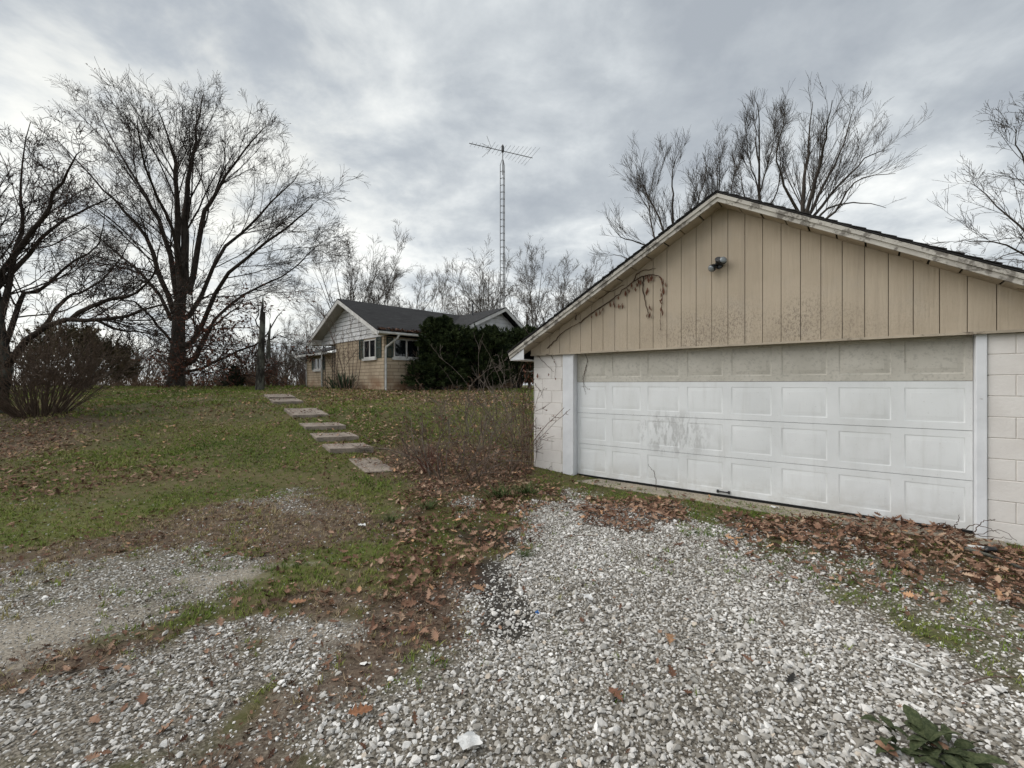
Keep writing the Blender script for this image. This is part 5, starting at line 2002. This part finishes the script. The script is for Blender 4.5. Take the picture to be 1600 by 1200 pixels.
def vine(name, label, lines, off, leaf_pts, rad=.006, seed=1):
    rng = np.random.default_rng(seed)
    root = empty(name, (PL[0], PL[1], 0), GL2)
    tag(root, label, 'vine')
    mb = MB()
    for ln in lines:
        p = smooth_line([wall_pt(x, y, off) for x, y in ln], 6 * len(ln))
        p[:, [0, 2]] += rng.normal(0, .006, (len(p), 2))
        p[:, 1] -= np.abs(rng.normal(0, .012, len(p)))
        mb.tube(p, np.linspace(rad, rad * .4, len(p)), 5)
    mb.build('stem', 'vine', root, smooth=True)
    lm = [oak_leaf_mesh(700 + q) for q in range(3)]
    for m_ in lm:
        m_.materials.append(MATS['vine_leaf'])
    for x, y, s_ in leaf_pts:
        p = wall_pt(x, y, off + .02)
        o = link('leaf', lm[rng.integers(0, 3)], None, root, tuple(p), (rng.normal(0, .5), PI / 2 + rng.normal(0, .3), rng.uniform(0, 6.28)))
        o.scale = (s_, s_ * .9, s_)
    return root


rng = np.random.default_rng(9)
lv = []
for (x0, y0, x1, y1, n_) in [(925, 487, 965, 468, 7), (960, 468, 1000, 440, 12), (985, 445, 1020, 428, 12), (1005, 430, 1035, 432, 8), (1034, 432, 1036, 460, 8), (1008, 440, 1014, 490, 7), (1032, 455, 1034, 495, 4), (968, 465, 972, 480, 4)]:
    for i in range(n_):
        f = rng.random()
        lv.append((x0 + (x1 - x0) * f + rng.normal(0, 2.5), y0 + (y1 - y0) * f + abs(rng.normal(0, 4)), rng.uniform(.05, .10)))
vine('dead_vine', 'dead vine with curled brown leaves trailing across the tan gable', [[(905, 505), (930, 486), (960, 466), (990, 440), (1010, 430), (1030, 432), (1036, 450), (1034, 480), (1032, 515)], [(1005, 432), (1006, 460), (1012, 485), (1014, 498)], [(900, 500), (905, 480), (930, 470), (975, 445)], [(990, 440), (1000, 425), (1025, 420)], [(855, 545), (880, 520), (905, 505)]], .072, lv, .009, 1)
vine('dead_vine', 'bare thin vine dangling over the top corner of the white door', [[(912, 550), (918, 562), (914, 580), (911, 592), (914, 603), (921, 608)], [(916, 570), (912, 600), (916, 617)]], -.095, [(921, 608, .03)], .004, 2)
vine('dead_vine', 'thin stems and few shrivelled leaves on the white block corner pier', [[(838, 553), (850, 566), (866, 582)], [(860, 552), (868, 568), (867, 590)], [(836, 600), (845, 612), (848, 622)], [(837, 740), (838, 690), (836, 640), (834, 590), (832, 560)], [(840, 745), (855, 735), (862, 728)], [(839, 700), (845, 690), (842, 676)]], .012, [(840, 587, .10), (857, 585, .06), (868, 592, .05), (866, 565, .05)], .005, 3)
lines = []
for i in range(9):
    x0 = 822 + rng.uniform(-3, 8)
    lines.append([(x0 + rng.normal(0, 3), 750), (x0 + rng.normal(0, 5), 690), (x0 + rng.normal(0, 5) - 2, 640), (x0 + rng.normal(0, 5), 590), (x0 + rng.normal(0, 6), 558)])
lv = [(rng.uniform(816, 834), rng.uniform(555, 600), rng.uniform(.06, .10)) for i in range(26)]
vine('dead_vine', 'thick curtain of dry vine stems hanging at the garage eave corner', lines, -.25, lv, .006, 4)
vine('dead_twig', 'single bent dry stem standing against the bottom of the door', [[(1026, 785), (1026, 770), (1024, 740), (1020, 734), (1012, 725)]], .10, [], .006, 5)
vine('dead_twig', 'sprawling thin twigs leaning on the right end of the door', [[(1450, 826), (1470, 818), (1495, 826), (1520, 836), (1560, 828), (1590, 845)], [(1470, 818), (1500, 830), (1545, 838), (1580, 842)], [(1490, 825), (1500, 805)], [(1520, 836), (1535, 815), (1555, 812)], [(1500, 828), (1530, 820), (1560, 833)]], .16, [], .005, 6)

# ------------------------------------------------------------------ broad leaved weed in the gravel
material('dock_leaf', lambda N, co: N.mix(N.sstep(N.noise(co, 9, 4), .35, .68), (.045, .060, .026), (.10, .115, .055)), .75, nbump(40, .008), spec=.2)
material('dock_brown', vary((.20, .10, .06), (.30, .19, .12), 6), .7)


def dock_leaf(seed):
    r = random.Random(seed)
    n_ = 9
    V, Qd = [], []
    bend = r.uniform(.25, .8)
    for j in range(n_ + 1):
        f = j / n_
        w = .006 + .155 * math.sin(min(1, max(0, (f - .12) / .88)) ** .8 * PI) ** .8 if f > .12 else .008
        wav = r.uniform(-.03, .03)
        x = f * math.cos(bend * f)
        z = .30 * math.sin(f * PI * .8) - .25 * bend * f * f
        V += [(x, -w * (1 + wav), z + w * .45 + wav), (x, 0, z), (x, w * (1 + wav), z + w * .45 - wav)]
    for j in range(n_):
        a, b = 3 * j, 3 * j + 3
        Qd += [(a, a + 1, b + 1, b), (a + 1, a + 2, b + 2, b + 1)]
    return mesh_np('leaf', V, Qd, smooth=True)


g = gp(1462, 1180)
dock = empty('dock_weed', tuple(g))
tag(dock, 'broad leaved dark green weed sprawling on the gravel', 'weed')
rng = np.random.default_rng(12)
dm = [dock_leaf(i) for i in range(7)]
for m_ in dm:
    m_.materials.append(MATS['dock_leaf'])
dmb = dock_leaf(99)
dmb.materials.append(MATS['dock_brown'])
for i in range(46):
    a = i * 2.4 + rng.normal(0, .3)
    o = link('leaf', dm[i % 7] if i % 17 != 5 else dmb, None, dock, (math.cos(a) * .03 + rng.normal(0, .07), math.sin(a) * .02 + rng.normal(0, .04), rng.uniform(.0, .03)), (rng.normal(0, .3), rng.uniform(-.42, .14), a + rng.normal(0, .3)))
    s_ = rng.uniform(.10, .19) * (.6 if i % 17 == 5 else 1)
    o.scale = (s_, s_ * 1.0, s_ * .6)

# ------------------------------------------------------------------ loose leaves and litter on the driveway
for i, (px_, py_, s_, rz, lab) in enumerate([
    (1047, 1005, .105, 1.2, 'single pale orange oak leaf alone on the gravel, the topmost of two'),
    (963, 1094, .11, 1.9, 'single reddish oak leaf alone on the lower middle gravel'),
    (560, 1122, .11, .4, 'orange oak leaf at the edge of the brown strip low in the picture'),
    (462, 946, .12, .2, 'orange oak leaf on the dirt between the wheel tracks'),
    (1235, 1070, .07, .6, 'small dark leaf on the gravel far from other leaves'),
    (748, 925, .12, 2.4, 'curled tan oak leaf at the edge of the black soil patch')]):
    g = gp(px_, py_)
    m_ = oak_leaf_mesh(900 + i, .2)
    nm_ = 'fallen_leaf_%d' % i
    c_ = [(.38, .22, .12), (.24, .115, .07), (.33, .155, .08), (.34, .17, .09), (.03, .028, .026), (.33, .19, .11)][i]
    material(nm_, vary(c_, tuple(x * .6 for x in c_), 8), .75)
    o = link('fallen_leaf', m_, nm_, None, tuple(g + np.array([0, 0, .028])), (rng.normal(0, .15), rng.normal(0, .15), rz))
    o.scale = (s_ * 1.2, s_ * 1.3, s_)
    tag(o, lab, 'leaf', 'loose leaves on the gravel')
material('paper', vary((.74, .74, .72), (.62, .61, .59), 6), .7, nbump(6, .02))
material('plastic_blue', (.05, .16, .42), .4)
material('pvc', vary((.75, .75, .73), (.60, .60, .58), 4), .4)


def crumpled(w, h, seed, n=6):
    r = np.random.default_rng(seed)
    V = []
    for j in range(n + 1):
        for i in range(n + 1):
            V.append(((i / n - .5) * w * r.uniform(.85, 1.1), (j / n - .5) * h * r.uniform(.85, 1.1), r.uniform(0, .025)))
    ii_ = np.arange((n + 1) ** 2).reshape(n + 1, n + 1)
    return mesh_np('paper', V, np.stack([ii_[:-1, :-1], ii_[:-1, 1:], ii_[1:, 1:], ii_[1:, :-1]], -1).reshape(-1, 4))


for px_, py_, w_, h_, rz, mt, nm_, lab, cat in [
    (733, 1172, .105, .07, .5, 'paper', 'paper_scrap', 'crumpled white paper scrap lying on the near gravel', 'paper scrap'),
    (918, 941, .07, .06, .2, 'paper', 'paper_scrap', 'small white scrap on the gravel beyond the blue chip', 'paper scrap'),
    (839, 966, .025, .018, .2, 'plastic_blue', 'plastic_chip', 'tiny blue plastic chip beside the black soil patch', 'plastic chip'),
    (1210, 797, .10, .04, -.6, 'paper', 'paper_scrap', 'white scrap lying on the concrete strip under the door', 'paper scrap'),
    (565, 826, .08, .05, .3, 'paper', 'paper_scrap', 'white scrap on the grass in front of the landing slab', 'paper scrap')]:
    g = gp(px_, py_)
    o = link(nm_, crumpled(w_, h_, int(px_)), mt, None, tuple(g + np.array([0, 0, .03])), (.1, .1, rz))
    tag(o, lab, cat)
# sticks
for px0, py0, px1, py1, r_, mt, nm_, lab, cat in [
    (1388, 1036, 1455, 1061, .007, 'pvc', 'pale_stick', 'bleached straight stick on the gravel before the dock weed', 'stick'),
    (1505, 1080, 1590, 1068, .004, 'cane', 'twig', 'thin brown twig near the right edge of the gravel', 'twig'),
    (1490, 985, 1560, 1005, .007, 'cane_grey', 'twig', 'grey twig in the weedy edge below the block pier', 'twig'),
    (880, 845, 935, 843, .005, 'cane', 'twig', 'thin dry twig lying on the gravel before the leaf drift', 'twig'),
    (1508, 865, 1600, 898, .018, 'bark_grey', 'fallen_branch', 'weathered branch on the leaves at the foot of the block pier', 'branch')]:
    a, b = gp(px0, py0), gp(px1, py1)
    z_ = np.array([0, 0, .03 + r_])
    m_ = (a + b) / 2 + np.array([random.uniform(-.02, .02), random.uniform(-.02, .02), .01])
    base = a + z_
    o = MB().tube(smooth_line([a + z_ - base, m_ + z_ - base, b + z_ - base], 8), np.linspace(r_, r_ * .6, 8), 7).build(nm_, mt, None, smooth=True, loc=tuple(base))
    tag(o, lab, cat)
# short white pipe end and black cap at the foot of the right jamb
a = gp(1512, 862)
o = MB().tube([(0, 0, .05), (.06, -.03, .05), (.13, -.06, .045)], .016, 10).build('pipe_end', 'pvc', None, smooth=False, loc=tuple(a), rot=(0, 0, .2))
tag(o, 'short white pipe end among leaves at the foot of the jamb', 'pipe')
a = gp(1548, 868)
V = MB().tube([(-.06, 0, .03), (-.03, 0, .06), (.03, 0, .055), (.07, 0, .02)], [.012, .03, .028, .008], 8)
o = V.build('black_clod', 'black_plastic', None, smooth=True, loc=tuple(a))
tag(o, 'small black rubber scrap at the foot of the block pier', 'scrap')
